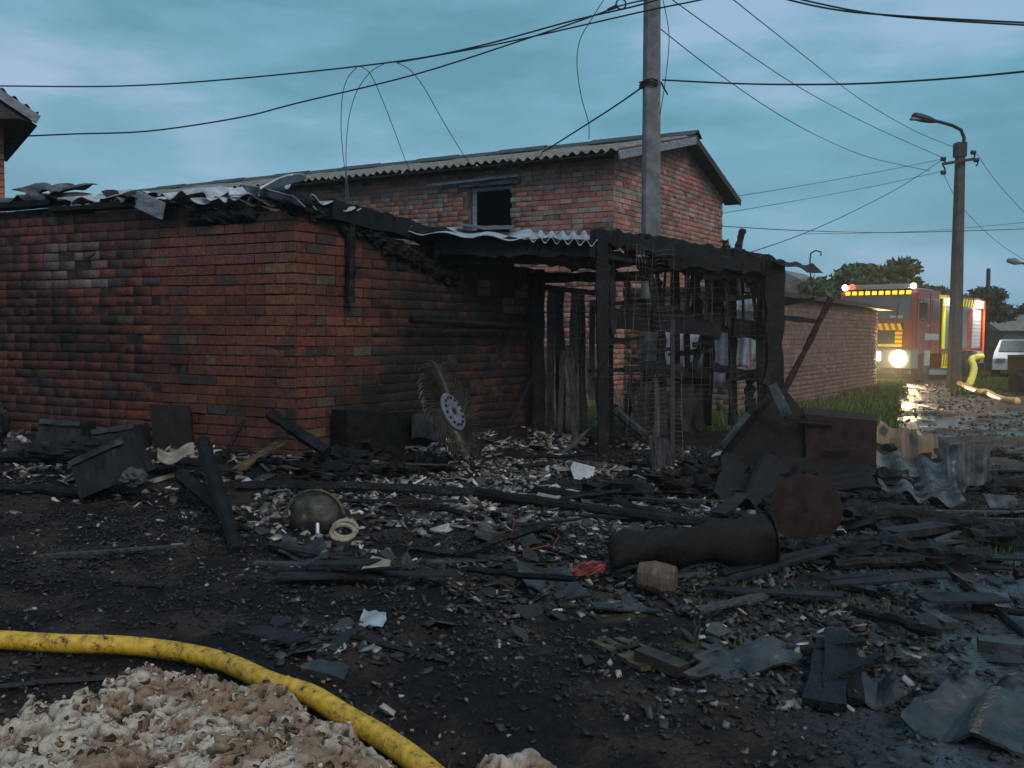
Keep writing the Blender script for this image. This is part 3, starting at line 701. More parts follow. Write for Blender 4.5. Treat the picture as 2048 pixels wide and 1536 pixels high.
for k in range(17):
    a0 = rA.lerp(rB, k / 17); a1 = rA.lerp(rB, (k + 1.04) / 17); mb = MB()
    l_ = Vector((0, 0, .17 + .02 * (k % 2)))
    n1_, n2_ = -d1, d2
    prof = [n1_ * .22 - Vector((0, 0, .02)), Vector((0, 0, .05)), n2_ * .22 - Vector((0, 0, .02))]
    vs = [a + l_ + q for a in (a0, a1) for q in prof] + [a + l_ + q - Vector((0, 0, .02)) for a in (a0, a1) for q in prof]
    mb.add(vs, [(0, 1, 4, 3), (1, 2, 5, 4), (6, 9, 10, 7), (7, 10, 11, 8), (0, 3, 9, 6), (2, 8, 11, 5), (0, 6, 7, 1), (1, 7, 8, 2), (3, 4, 10, 9), (4, 5, 11, 10)])
    mb.build('ridge_cap', M['slate_dark'], house)
# verge boards and soffits
mb = MB(); mb.beam(eB + Vector((0, 0, .0)), rB + Vector((0, 0, .0)), .03, .16); mb.build('bargeboard', M['wood_grey'], house)
mb = MB(); mb.beam(e2B + Vector((0, 0, .02)), rB + Vector((0, 0, .02)), .03, .14); mb.build('bargeboard', M['soffit'], house)
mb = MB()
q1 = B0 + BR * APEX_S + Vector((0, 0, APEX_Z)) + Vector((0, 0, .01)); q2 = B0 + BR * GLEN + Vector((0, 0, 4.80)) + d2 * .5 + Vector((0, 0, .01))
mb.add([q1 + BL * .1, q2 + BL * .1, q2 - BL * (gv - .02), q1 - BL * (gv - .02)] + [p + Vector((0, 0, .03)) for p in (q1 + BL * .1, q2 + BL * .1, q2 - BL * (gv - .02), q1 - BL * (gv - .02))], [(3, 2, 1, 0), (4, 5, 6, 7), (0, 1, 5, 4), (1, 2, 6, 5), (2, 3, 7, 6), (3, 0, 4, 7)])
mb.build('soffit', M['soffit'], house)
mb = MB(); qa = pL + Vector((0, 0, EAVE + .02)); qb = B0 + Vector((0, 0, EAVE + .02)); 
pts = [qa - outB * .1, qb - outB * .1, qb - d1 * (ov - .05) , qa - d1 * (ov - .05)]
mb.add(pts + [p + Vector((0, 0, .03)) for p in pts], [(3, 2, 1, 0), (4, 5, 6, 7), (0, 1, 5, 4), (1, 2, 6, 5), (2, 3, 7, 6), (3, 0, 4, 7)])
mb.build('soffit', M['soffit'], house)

# ------------------------------------------------------------------ house corner at the far left
lh0 = P(8, 300, 14.0); lh0.z = 0
lhu = Vector((-.85, -.53, 0)).normalized(); lhb = Vector((-.57, .82, 0)).normalized(); left_house = thing('brick_house', lh0, 'corner of a red brick house with a dark eave at the left edge', 'house')
mb = MB(); mb.prism([lh0, lh0 + lhu * 5, lh0 + lhu * 5 + lhb * 5, lh0 + lhb * 5], (0, 0, -.1), (0, 0, 4.75))
lw = mb.build('wall', M['mortar2'], left_house)
uLh = -lhu; oLh = Vector((uLh.y, -uLh.x, 0))
pLh = lh0 + lhu * 1.3
it = lay(pLh, uLh, 1.3, 2.2, lambda s: 4.7, mirror=True)
bricks(lw, it, pLh + oLh * .02, uLh, lambda s, z: (*np.array(random.choice([(.40, .15, .10), (.44, .19, .13)])) * random.uniform(.8, 1.1), .1), 'brick2_o', 'brick2_v', 300, lambda t: -t[0])
a = P(78, 228, 13.7); b = P(-120, 95, 12.8); back = lhb * 4
mb = MB()
def fnr(i, j):
    p = a.lerp(b, i) + back * j; return p + Vector((0, 0, .03 * math.cos(i * 50)))
mb.grid(fnr, 60, 3, thick=(0, 0, -.012)); mb.build('roof', M['slate_dark'], left_house)
mb = MB(); mb.beam(a + Vector((0, -.02, -.09)), b + Vector((0, -.02, -.09)), .03, .13); mb.build('bargeboard', M['wood_grey'], left_house)
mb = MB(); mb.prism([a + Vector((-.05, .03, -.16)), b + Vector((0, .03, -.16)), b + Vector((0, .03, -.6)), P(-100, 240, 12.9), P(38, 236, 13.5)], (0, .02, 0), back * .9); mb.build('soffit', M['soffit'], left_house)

# ------------------------------------------------------------------ low garage on the right
g0 = Vector((4.08, 16.8, 0)); g1_ = Vector((10.35, 26.3, 0)); ug = (g1_ - g0).normalized(); GL = (g1_ - g0).length; og = Vector((ug.y, -ug.x, 0))
garage = thing('garage', g0, 'low brown brick garage wall with a flat slab roof beside the fire engine', 'garage')
mb = MB(); slabbox(mb, g0, ug, og, 0, GL, -.2, 2.25, th=3.0)
gwall = mb.build('wall', M['mortar2'], garage)
it = lay(g0, ug, GL, .0, lambda s: 2.26)
def col_g(s, z): 
    c = np.array(random.choice([(.21, .125, .10), (.20, .115, .095), (.23, .14, .115)])) * random.uniform(.85, 1.05); return (*c, .15)
bricks(gwall, it, g0, ug, col_g, 'brick2_o', 'brick2_v', 300, lambda t: abs(t[0] - 5.2) + (0 if t[1] > .9 else 3))
it = lay(g0 - og * 3.0, og, 3.0, .0, lambda s: 2.26)
bricks(gwall, it, g0 - og * 3.0 - ug * .012, og, col_g, 'brick2_o', 'brick2_v', 0, lambda t: 0, stuffname='end_brickwork')
mb = MB(); slabbox(mb, g0 + og * .16 + ug * -.1, ug, og, 0, GL + 1.5, 2.27, 2.37, th=3.3); mb.build('roof', M['soffit'], garage)
# a second roof behind
gb = P(1585, 560, 44); gb.z = 0
gh = thing('outbuilding', gb, 'grey roofed outbuilding behind the low garage', 'outbuilding')
mb = MB(); mb.box((gb.x, gb.y, 1.7), (3.6, 4, 3.4), Matrix.Rotation(R(56), 3, 'Z')); mb.build('wall', M['mortar2'], gh)
mb = MB(); rt = Matrix.Rotation(R(56), 3, 'Z')
mb.prism([Vector((gb.x, gb.y, 3.4)) + rt @ Vector(p) for p in ((-2, -2.3, 0), (-2, 2.3, 0), (-2, 0, 1.15))], (0, 0, 0), rt @ Vector((4, 0, 0))); mb.build('roof', M['slate'], gh)
mb = MB(); c = P(1622, 560, 29)
mb.tube([c, P(1620, 520, 29), P(1622, 506, 29), P(1632, 501, 29), P(1642, 504, 29), P(1642, 512, 29)], .025, n=5); tag(mb.build('vent_pipe', M['wire']), 'thin hooked pipe rising above the outbuilding roof', 'pipe')

# ------------------------------------------------------------------ poles, lamp and cables
def pole(px, pybase_z, D, w0, w1, top, lab, matl, px_top=None, py_top=None, name='utility_pole'):
    b = P(px, 768, D); b.z = 0; t_ = Vector((b.x, b.y, top))
    if px_top is not None: t_.x = P(px_top, py_top, D).x
    o = thing(name, b, lab, 'pole'); mb = MB()
    n = 10; pts = [b.lerp(t_, i / n) for i in range(n + 1)]; vs = []
    for i, p in enumerate(pts):
        h = lerp(w0, w1, i / n) / 2; ch = h * .3
        for (x, y) in ((-h + ch, -h), (h - ch, -h), (h, -h + ch), (h, h - ch), (h - ch, h), (-h + ch, h), (-h, h - ch), (-h, -h + ch)): vs.append((p.x + x, p.y + y, p.z - (.3 if i == 0 else 0)))
    fs = [tuple(range(8))[::-1], tuple(range(n * 8, n * 8 + 8))] + [(i * 8 + k, i * 8 + (k + 1) % 8, (i + 1) * 8 + (k + 1) % 8, (i + 1) * 8 + k) for i in range(n) for k in range(8)]
    mb.add(vs, fs); mb.build('shaft', matl, o); return o, b
pm, pb = pole(1301, 0, 13.5, .275, .205, 8.2, 'thick concrete utility pole standing behind the burnt cage', M['concrete'], 1301, 0)
mb = MB(); c = P(1300, 165, 13.5)
for k in range(3):
    mb.tube([c + Vector((.15 * math.cos(a), .15 * math.sin(a), -.03 * k + .015 * math.sin(3 * a + k))) for a in np.linspace(0, 2 * math.pi, 13)], .012, n=5, cap=False)
for k in range(4): mb.tube([c + Vector((.15, -.05, 0)), c + Vector((.19 + .02 * k, -.06, -.10 - .03 * k))], .01, n=4)
mb.build('cable_collar', M['wire'], pm)
sl, sb = pole(1908, 0, 28, .35, .23, 7.2, 'slender dark street light pole in front of the fire engine', M['concrete_d'], 1921, 290, 'street_light')
mb = MB(); tp = P(1920, 300, 28); mb.box(tp, (.29, .29, .42)); mb.build('pole_cap', M['wire'], sl)
mb = MB(); ap = [P(x, y, 28) for x, y in ((1927, 300), (1928, 275), (1922, 260), (1905, 251), (1880, 244), (1862, 240))]; mb.tube(ap, .05, n=6); mb.build('arm', M['wire'], sl)
mb = MB(); h0 = P(1872, 243, 28); h1 = P(1824, 231, 28); mb.tube([h0, h0.lerp(h1, .25), h0.lerp(h1, .6), h0.lerp(h1, .9), h1], [.05, .10, .13, .12, .05], n=8); mb.build('lamp_head', M['wire'], sl)
mb = MB(); mb.box(P(1836, 238, 28), (.42, .2, .06)); mb.build('lamp_glass', M['concrete'], sl)
mb = MB(); mb.beam(P(1885, 328, 27.8), P(1948, 318, 27.8), .08, .08); mb.build('cross_arm', M['wire'], sl)
def insul(px, py, dy, parent):
    mb = MB(); p = P(px, py, 27.8); q = P(px, py + dy, 27.8); mb.tube([p, p.lerp(q, .5) + Vector((.06, 0, 0)), q], .025, n=5); mb.tube([p + Vector((-.05, 0, 0)), p + Vector((.07, 0, 0))], .07, n=7); mb.build('insulator', M['wire'], parent)
for (x, y, d) in ((1886, 318, 12), (1886, 345, -14), (1946, 305, 13), (1952, 320, 12)): insul(x, y, d, sl)
tp_, _ = pole(1970, 0, 60, .28, .2, 0.1 + P(1977, 540, 60).z, 'thin dark pole far away between the trees', M['wire'], 1977, 540)
fl = thing('street_lamp', P(2075, 768, 40) * 1.0, 'small street lamp head reaching in at the right edge', 'lamp')
mb = MB(); mb.tube([P(2100, 560, 40), P(2075, 535, 40), P(2040, 525, 40)], .05, n=6); mb.tube([P(2100, 560, 40), Vector((P(2100, 560, 40).x, 40, 0))], .09, n=6); mb.build('arm', M['wire'], fl)
mb = MB(); mb.tube([P(2042, 526, 40), P(2030, 523, 40), P(2015, 521, 40)], [.06, .15, .09], n=8); mb.build('lamp_head', M['concrete'], fl)

def cable(pts, r, lab, group=None, sag=True, extra=None):
    ctrl = [P(x, y, D) for x, y, D in pts]
    # Catmull-Rom through the control points
    out_ = []
    for i in range(len(ctrl) - 1):
        p0 = ctrl[max(i - 1, 0)]; p1 = ctrl[i]; p2 = ctrl[i + 1]; p3 = ctrl[min(i + 2, len(ctrl) - 1)]
        for k in range(6):
            t = k / 6; out_.append(.5 * ((2 * p1) + (p2 - p0) * t + (2 * p0 - 5 * p1 + 4 * p2 - p3) * t * t + (3 * p1 - p0 - 3 * p2 + p3) * t ** 3))
    out_.append(ctrl[-1]); mb = MB(); mb.tube(out_, r, n=5)
    return tag(mb.build('cable', M['wire'], smooth_=True), lab, 'cable')
cable([(-150, 170, 16.2), (0, 172, 16), (250, 172, 15.5), (500, 155, 15), (787, 124, 14.4), (950, 94, 14), (1147, 41, 13.6), (1287, 8, 13.3), (1400, -30, 13)], .013, 'upper thick black cable crossing the sky to the top of the concrete pole')
cable([(795, 125, 14.3), (951, 97, 14), (1080, 70, 13.8), (1287, 23, 13.2), (1400, 0, 12.5), (1500, -25, 12)], .012, 'thick cable running just under the upper one and past the pole')
cable([(10, 274, 14.0), (150, 268, 14), (300, 262, 14), (480, 235, 13.9), (600, 205, 13.8), (834, 148, 13.6), (1076, 70, 13.4), (1178, 35, 13.3), (1240, 12, 13.3), (1290, 0, 13.4)], .012, 'lower black cable from the left house corner up to the pole')
cable([(1288, 172, 13.4), (1215, 222, 14.5), (1100, 295, 16.5), (1085, 303, 16.8)], .013, 'black service cable from the pole collar down to the roof edge')
cable([(1085, 303, 16.8), (1070, 318, 17.2), (975, 362, 18.4), (900, 392, 19.5), (820, 412, 20.6)], .008, 'thin cable slanting across the upper brick wall left of the window')
cable([(1325, 160, 13.4), (1500, 168, 12.5), (1700, 168, 11.5), (1900, 157, 10.5), (2100, 138, 9.5)], .012, 'black cable from the pole collar to the right edge of the photo')
cable([(1500, -20, 10), (1650, 16, 9.6), (1800, 32, 9.3), (2100, 48, 9)], .010, 'upper of the two black cables in the top right corner')
cable([(1520, -20, 10.4), (1700, 20, 9.9), (1850, 38, 9.5), (2100, 53, 9.1)], .010, 'lower of the two black cables in the top right corner')
cable([(1345, 0, 13.5), (1500, 110, 17), (1620, 187, 20), (1750, 255, 24), (1885, 315, 27.8)], .008, 'thin wire from the concrete pole to the top left insulator of the street light')
cable([(1305, 45, 13.5), (1420, 135, 16), (1540, 218, 19), (1640, 274, 22), (1740, 315, 25), (1860, 342, 27.8)], .008, 'thin wire sagging lowest from the concrete pole to the street light')
cable([(1455, -10, 14), (1600, 105, 18), (1720, 198, 22), (1830, 262, 26), (1912, 296, 28)], .008, 'thin wire from the top edge down to the head of the street light pole')
cable([(1450, 396, 22), (1600, 372, 24), (1760, 343, 26), (1886, 318, 27.8)], .007, 'thin wire from the gable eave up to the upper insulator')
cable([(1436, 428, 22), (1600, 400, 24), (1760, 370, 26), (1886, 342, 27.8)], .007, 'thin wire from the gable wall up to the lower insulator')
cable([(1500, 505, 18), (1600, 470, 21), (1700, 426, 23), (1800, 374, 25.5), (1884, 320, 27.8)], .009, 'wire rising steeply from the cage roof to the street light')
cable([(1437, 452, 22), (1600, 461, 24), (1800, 465, 26), (2100, 456, 27)], .010, 'level wire low in the sky from the gable to the right edge')
cable([(1600, 468, 40), (1850, 462, 44), (2100, 440, 46)], .010, 'faint far wire rising to the right behind the street light')
cable([(1954, 308, 27.8), (2000, 372, 30), (2100, 480, 33)], .008, 'thin wire running down to the right from the right insulator')
cable([(1888, 350, 27.8), (1925, 415, 29), (2000, 488, 33), (2090, 545, 36)], .008, 'thin wire passing behind the street light pole down to the far lamp')
cable([(715, 133, 14.5), (696, 155, 14.5), (685, 190, 14.5), (682, 250, 14.5), (686, 310, 14.4), (691, 350, 13), (692, 412, 9.6)], .006, 'leftmost loose wire loop hanging from the cables onto the shed roof')
cable([(768, 128, 14.4), (742, 143, 14.4), (715, 180, 14.4), (698, 235, 14.4), (692, 300, 14), (694, 360, 12), (699, 412, 9.6)], .006, 'second loose wire loop curving down beside the leftmost one')
cable([(722, 133, 14.5), (742, 150, 14.6), (765, 200, 15), (792, 270, 16), (815, 330, 18.5), (834, 362, 20.4)], .006, 'loose wire falling from the left cable knot onto the brick building roof')
cable([(792, 125, 14.3), (820, 140, 14.4), (848, 175, 14.7), (885, 240, 15.5), (918, 295, 17), (940, 328, 19)], .006, 'rightmost loose wire arching down onto the corrugated roof')
cable([(1210, -5, 13), (1182, 40, 13), (1160, 80, 13), (1154, 130, 13), (1163, 195, 13.2), (1177, 245, 13.4), (1178, 278, 14)], .006, 'single loose wire curling down left of the concrete pole')
cable([(1326, 0, 13.2), (1338, 70, 13.2), (1332, 150, 13.2), (1320, 230, 13.2)], .006, 'loose wire hanging along the right side of the concrete pole')
mb = MB(); c = P(1242, 8, 13.2)
mb.tube([c + Vector((.07 * math.cos(a), 0, .07 * math.sin(a))) for a in np.linspace(0, 2 * math.pi, 13)], .012, n=5, cap=False)
mb.tube([P(1215, 20, 13.2), P(1235, 12, 13.2)], [.02, .03], n=6)
tag(mb.build('cable_anchor', M['wire']), 'cable anchor ring at the top edge left of the pole', 'anchor')

# ------------------------------------------------------------------ burnt cage / lean-to
cage = thing('burnt_cage', P(1205, 768, 10.7) * 1.0, 'charred timber cage with torn wire netting beside the burnt shed', 'cage'); WORLD[cage.name] = Vector(cage.location)
def bm(name, x0, y0, D0, x1, y1, D1, wpx, hpx=None, m_='char', seg=10, jit=.12, lab=None, par=None, dep=None):
    p = P(x0, y0, D0); q = P(x1, y1, D1); s_ = F / ((D0 + D1) / 2); mb = MB(); wpx *= .92; jit *= 1.6
    vertical = abs(p.z - q.z) > (p - q).length * .7
    wd = wpx / s_; hd = dep if dep else (hpx or wpx) / s_
    if vertical: mb.beam(p, q, wd, hd, up=(0, 1, 0), seg=seg, jit=jit)
    else: mb.beam(p, q, hd, wd, seg=seg, jit=jit)
    o = mb.build(name, M[m_], par if par is not None else cage)
    if lab: o['label'] = lab
    return o
V_ = 'post'
bm(V_, 1078, 905, 11.7, 1078, 540, 11.9, 26, dep=.12)
bm(V_, 1207, 1000, 10.4, 1203, 462, 10.6, 23, dep=.12)
bm(V_, 1222, 880, 12.3, 1222, 540, 12.5, 10, dep=.07)
bm(V_, 1352, 860, 12.4, 1350, 500, 12.4, 17, dep=.1)
bm(V_, 1374, 840, 13.2, 1374, 545, 13.2, 11, dep=.06)
bm(V_, 1466, 850, 12.8, 1464, 520, 12.8, 16, dep=.1)
bm(V_, 1548, 850, 12.4, 1548, 522, 12.4, 36, dep=.14)
bm(V_, 1524, 850, 13.4, 1524, 530, 13.4, 20, dep=.12)
bm(V_, 1412, 850, 13.6, 1424, 560, 13.4, 20, dep=.12)
bm('brace', 1385, 740, 12.2, 1418, 640, 12.2, 14, dep=.05)
bm('brace', 1525, 870, 12.2, 1662, 596, 12.6, 11, dep=.05, m_='rust')
bm('brace', 1552, 690, 12.4, 1530, 770, 12.3, 14, dep=.06)
bm('stub', 1472, 512, 12.3, 1486, 458, 12.3, 13, dep=.06)
# horizontal members
bm('beam', 868, 492, 10.3, 1190, 497, 10.6, 40, dep=.10, seg=22, jit=.14)
bm('beam', 880, 517, 10.5, 1185, 520, 10.8, 26, dep=.06, seg=22, jit=.2)
bm('beam', 1060, 556, 11.9, 1300, 552, 11.4, 20, dep=.1)
bm('rail', 1068, 572, 12.1, 1190, 586, 12.1, 12, dep=.06)
bm('beam', 1190, 470, 10.7, 1330, 500, 11.4, 34, dep=.12, seg=18, jit=.25)
bm('beam', 1290, 488, 11.2, 1445, 512, 12.2, 30, dep=.12, seg=16, jit=.25)
bm('beam', 1200, 512, 11.0, 1400, 540, 12.0, 22, dep=.08, seg=16, jit=.3)
bm('beam', 1330, 522, 11.5, 1545, 532, 12.5, 34, dep=.15, seg=16, jit=.3)
bm('beam', 1400, 545, 11.9, 1545, 552, 12.6, 24, dep=.1, seg=14, jit=.3)
bm('beam', 1440, 506, 12.2, 1530, 522, 12.8, 26, dep=.15, jit=.25)
bm('rail', 1185, 620, 11.5, 1300, 632, 11.7, 16, dep=.07)
bm('rail', 1210, 641, 11.5, 1440, 660, 12.0, 30, dep=.08)
bm('rail', 1285, 632, 12.2, 1448, 645, 12.4, 36, dep=.08)
bm('rail', 1465, 655, 12.6, 1545, 662, 12.7, 40, dep=.1)
bm('rail', 1180, 742, 11.2, 1300, 738, 11.6, 9, dep=.05)
bm('rail', 1290, 744, 11.9, 1425, 746, 12.4, 24, dep=.06)
bm('rail', 1455, 748, 12.7, 1535, 752, 12.9, 24, dep=.07)
bm('rail', 1180, 880, 11.0, 1300, 872, 11.8, 12, dep=.06)
mb = MB(); mb.box(P(1515, 512, 12.5), (.24, .2, .035)); mb.box(P(1515, 518, 12.5), (.12, .12, .09)); mb.build('post_cap', M['char'], cage)
# boards of the door hanging in the left bay
for k, (x, wd, y0, y1, t_) in enumerate(((1100, 17, 575, 870, 3), (1122, 20, 580, 885, -3), (1145, 18, 578, 860, 5), (1166, 16, 590, 880, -4), (1183, 13, 600, 800, 2))):
    bm('board', x, y1, 12.0, x + t_, y0, 12.1, wd, dep=.025, m_='char2' if k % 2 else 'greyboard', seg=8, jit=.1)
for (x, wd, y0, y1, t_) in ((1150, 14, 690, 890, -12), (1118, 12, 700, 900, 8)):
    bm('board', x, y1, 11.7, x + t_, y0, 11.9, wd, dep=.02, m_='greyboard', seg=6, jit=.15)
# sheets above the left bay
def sheet(name, quad, amp, waves, m_, lab, cat='roof sheet', par=None, thick=.008, jag=0.02, nv=6):
    a_, b_, c_, d_ = quad; nrm = (b_ - a_).cross(d_ - a_).normalized(); mb = MB()
    def fn(i, j):
        p = a_.lerp(b_, i).lerp(d_.lerp(c_, i), j)
        return p + nrm * (amp * math.cos(2 * math.pi * waves * i)) + Vector((0, 0, jag * (float(vn(i * 13 + len(lab or name), j * 5)) - .5)))
    mb.grid(fn, max(6, int(waves * 8)), nv, thick=-nrm * thick); o = mb.build(name, M[m_], par)
    if par is None: tag(o, lab, cat)
    return o
sheet('roof_sheet', (P(800, 462, 9.9), P(1060, 478, 10.3), P(1060, 462, 12.5), P(820, 455, 12.5)), .02, 3, 'tin', 'long pale sheet edge forming the lean-to roof beside the shed')
sheet('roof_sheet', (P(1055, 478, 10.3), P(1195, 486, 10.4), P(1190, 468, 12.4), P(1060, 464, 12.4)), .035, 6, 'tin', 'wavy sheet end of the lean-to roof next to the cage post')
sheet('roof_sheet', (P(915, 453, 11.2), P(1025, 459, 11.2), P(1030, 452, 12.6), P(915, 448, 12.6)), .015, 1, 'slate_burnt', 'loose dark sheet lying on the lean-to roof below the window')
sheet('roof_sheet', (P(1545, 524, 12.2), P(1645, 548, 12.4), P(1625, 530, 14), P(1560, 520, 14)), .02, 2, 'rust', 'rust brown sheet sticking out over the right cage post')
for k in range(30):
    f_ = k / 29; p = P(lerp(1190, 1530, f_), lerp(468, 520, f_) + random.uniform(-8, 44), lerp(10.7, 12.6, f_)); q = p + Vector((random.uniform(-.3, .5), random.uniform(.2, 1.0), random.uniform(-.1, .06)))
    mb = MB(); mb.beam(p, q, random.uniform(.06, .14), random.uniform(.02, .05), seg=4, jit=.2); mb.build('roof_board', M['char'], cage)
rs_ = random.Random(3)
for x, w_, y0, y1, D_ in ((1300, 22, 745, 880, 11.9), (1328, 16, 660, 870, 12.1), (1372, 30, 742, 862, 12.3), (1398, 26, 748, 850, 12.4), (1440, 18, 560, 640, 12.8), (1395, 22, 556, 640, 12.7), (1318, 18, 556, 640, 12.2), (1255, 14, 556, 625, 12.0), (1500, 20, 752, 830, 12.9)):
    bm('board', x, y1, D_, x + rs_.uniform(-8, 8), y0, D_ + .1, w_, dep=.025, seg=9, jit=.28, m_=rs_.choice(['char', 'char2', 'char2']))  # dark boards added to make the cage interior read darker
for k in range(54):          # splintered remains hanging from and standing in the frame
    x = rs_.uniform(1195, 1535); D_ = lerp(10.9, 12.9, (x - 1195) / 340) + rs_.uniform(-.2, .7)
    if k % 3 == 0: y0 = rs_.uniform(515, 550); y1 = y0 + rs_.uniform(40, 150)
    elif k % 3 == 1: y1 = rs_.uniform(840, 885); y0 = y1 - rs_.uniform(40, 120)
    else: y0 = rs_.uniform(590, 760); y1 = y0 + rs_.uniform(-15, 15)
    if k % 3 < 2: bm('splinter', x, y1, D_, x + rs_.uniform(-22, 22), y0, D_, rs_.uniform(5, 13), dep=.03, seg=5, jit=.3, m_=rs_.choice(['char', 'char2']))
    else: bm('splinter', x, y0, D_, x + rs_.uniform(40, 120), y1, D_ + .2, rs_.uniform(4, 12), dep=.03, seg=6, jit=.3, m_=rs_.choice(['char', 'char2']))
for k in range(16):
    x = rs_.uniform(1085, 1540); D_ = lerp(10.6, 12.9, (x - 1085) / 455) + rs_.uniform(-.2, .4); yb = lerp(488, 530, (x - 1085) / 455)
    mb = MB(); clod(mb, P(x, yb + rs_.uniform(0, 30), D_), rs_.uniform(.08, .2), 1.5, 1, .55, seedv=k * 4.4, n=7, amp=.5); mb.build('burnt_lump', M['char'], cage)
# wire netting: real wires
def netting(quad, du, dv, r, lab, sag=.075, drop=.25, par=cage):
    r *= .8
    a_, b_, c_, d_ = quad; Lu = (b_ - a_).length; Lv = (d_ - a_).length; nu = max(2, int(Lu / du)); nv = max(2, int(Lv / dv)); nrm = (b_ - a_).cross(d_ - a_).normalized()
    sd_ = random.random() * 50; mb = MB()
    def pt(i, j): return a_.lerp(b_, i).lerp(d_.lerp(c_, i), j) + nrm * sag * 2 * (float(vn(i * 4 + sd_, j * 4)) - .5) + Vector((0, 0, sag * (float(vn(i * 5 + sd_ + 9, j * 6)) - .5)))
    for i in range(nu + 1):
        if random.random() < drop: continue
        mb.tube([pt(i / nu, j / 6) for j in range(7)], r, n=3, cap=False)
    for j in range(nv + 1):
        if random.random() < drop: continue
        k0 = random.choice([0, 0, 0, 2]); k1 = random.choice([8, 8, 8, 6])
        mb.tube([pt(k / 8, j / nv) for k in range(k0, k1 + 1)], r, n=3, cap=False)
    o = mb.build('wire_netting', M['meshwire'], par); return o
netting((P(1090, 880, 11.6), P(1200, 900, 10.6), P(1200, 560, 10.6), P(1090, 560, 11.7)), .09, .07, .0022, '')
netting((P(1110, 540, 10.5), P(1290, 550, 11.0), P(1290, 490, 11.0), P(1110, 488, 10.5)), .045, .1, .0025, '')
netting((P(1215, 800, 11.0), P(1425, 800, 12.0), P(1425, 540, 12.0), P(1215, 540, 11.0)), .16, .065, .0024, '')
netting((P(1425, 830, 12.1), P(1545, 800, 12.4), P(1545, 550, 12.4), P(1425, 545, 12.1)), .12, .085, .0022, '')
netting((P(1250, 880, 10.7), P(1340, 870, 10.9), P(1350, 490, 11.2), P(1275, 490, 11)), .10, .055, .0026, '', sag=.06)
# strip of grey netting and sheet hanging to the ground
def strip(pts_l, pts_r, D, m_, lab, name='sheet_strip', thick=.01, cat='sheet'):
    n_ = len(pts_l) - 1; mb = MB()
    def fn(i, j):
        k = min(int(j * n_), n_ - 1); t = j * n_ - k
        l_ = P(*pts_l[k], D).lerp(P(*pts_l[k + 1], D), t); r_ = P(*pts_r[k], D).lerp(P(*pts_r[k + 1], D), t)
        return l_.lerp(r_, i) + Vector((0, .02 * math.sin(i * 9 + j * 7), 0))
    mb.grid(fn, 8, n_ * 4, thick=(0, thick, 0)); return tag(mb.build(name, M[m_]), lab, cat)
strip([(1298, 870), (1305, 940), (1318, 1008)], [(1338, 880), (1352, 950), (1362, 985)], 9.3, 'greyboard', 'pale grey strip of sheet hanging upright below the concrete pole', 'sheet_strip')
netting((P(1318, 1010, 9.2), P(1366, 985, 9.2), P(1362, 740, 10.4), P(1296, 745, 10.4)), .05, .06, .003, '', sag=.04)
bm('board', 1344, 1000, 9.1, 1345, 640, 10.9, 10, dep=.03, m_='char2')

# laundry / printed cloths
M['cloth'] = mat('printed_cloth', (.34, .36, .46), (.50, .52, .60), scale=9, rough=.9, bump=.2, c3=(.22, .22, .38))
M['white'] = mat('white_cloth', (.20, .22, .25), (.44, .47, .52), scale=4, rough=.9, bump=.2)
def cloth(x0, x1, y0, y1, D, lab, m_='cloth', tip=0):
    mb = MB()
    def fn(i, j):
        p = P(lerp(x0, x1, i) + tip * j, lerp(y0, y1, j) + (6 * (i - .5) ** 2) * j * 4, D)
        return p + Vector((0, .03 * math.sin(i * 11 + j * 2 + x0), 0))
    mb.grid(fn, 10, 8, thick=(0, .004, 0)); return tag(mb.build('hanging_cloth', M[m_], smooth_=True), lab, 'cloth', 'cloths hanging behind the burnt cage')
cloth(1308, 1345, 662, 735, 14.2, 'pale cloth hanging nearest the concrete pole behind the cage')
cloth(1352, 1372, 664, 738, 14.3, 'narrow printed cloth hanging second from the concrete pole')
cloth(1374, 1412, 668, 732, 14.4, 'printed cloth hanging behind the slanting brace', tip=-4)
cloth(1424, 1456, 630, 770, 14.0, 'long printed cloth hanging lowest behind the cage')
cloth(1467, 1498, 672, 732, 14.1, 'blue white cloth hanging right of the long printed cloth')
cloth(1498, 1528, 674, 718, 14.2, 'white pointed cloth hanging next to the right cage post', 'white', tip=4)
mb = MB(); mb.tube([P(1290, 655, 14.2), P(1450, 628, 14.1), P(1550, 668, 14.2)], .006, n=4); tag(mb.build('washing_line', M['wire']), 'washing line carrying the cloths behind the cage', 'line')
sheet('roof_sheet', (P(1466, 616, 13.6), P(1530, 612, 13.6), P(1530, 594, 14.6), P(1468, 588, 14.6)), .04, 3.5, 'tin', 'tilted corrugated sheet glimpsed through the cage on the right')
sheet('roof_sheet', (P(1462, 640, 13.8), P(1520, 636, 13.8), P(1528, 622, 14.2), P(1470, 622, 14.2)), .01, 1, 'tin', 'flat pale sheet below the tilted corrugated one behind the cage')
mb = MB(); mb.beam(on(1250, 785), on(1570, 800) , .12, .12, seg=6, jit=.05); tag(mb.build('kerb', M['concrete']), 'pale concrete kerb seen through the cage across the grass', 'kerb')
mb = MB(); mb.beam(on(1585, 782) + Vector((0, 0, .06)), on(1665, 772) + Vector((0, 0, .06)), .16, .10); tag(mb.build('kerb', M['concrete']), 'pale concrete kerb in the grass before the low garage', 'kerb')

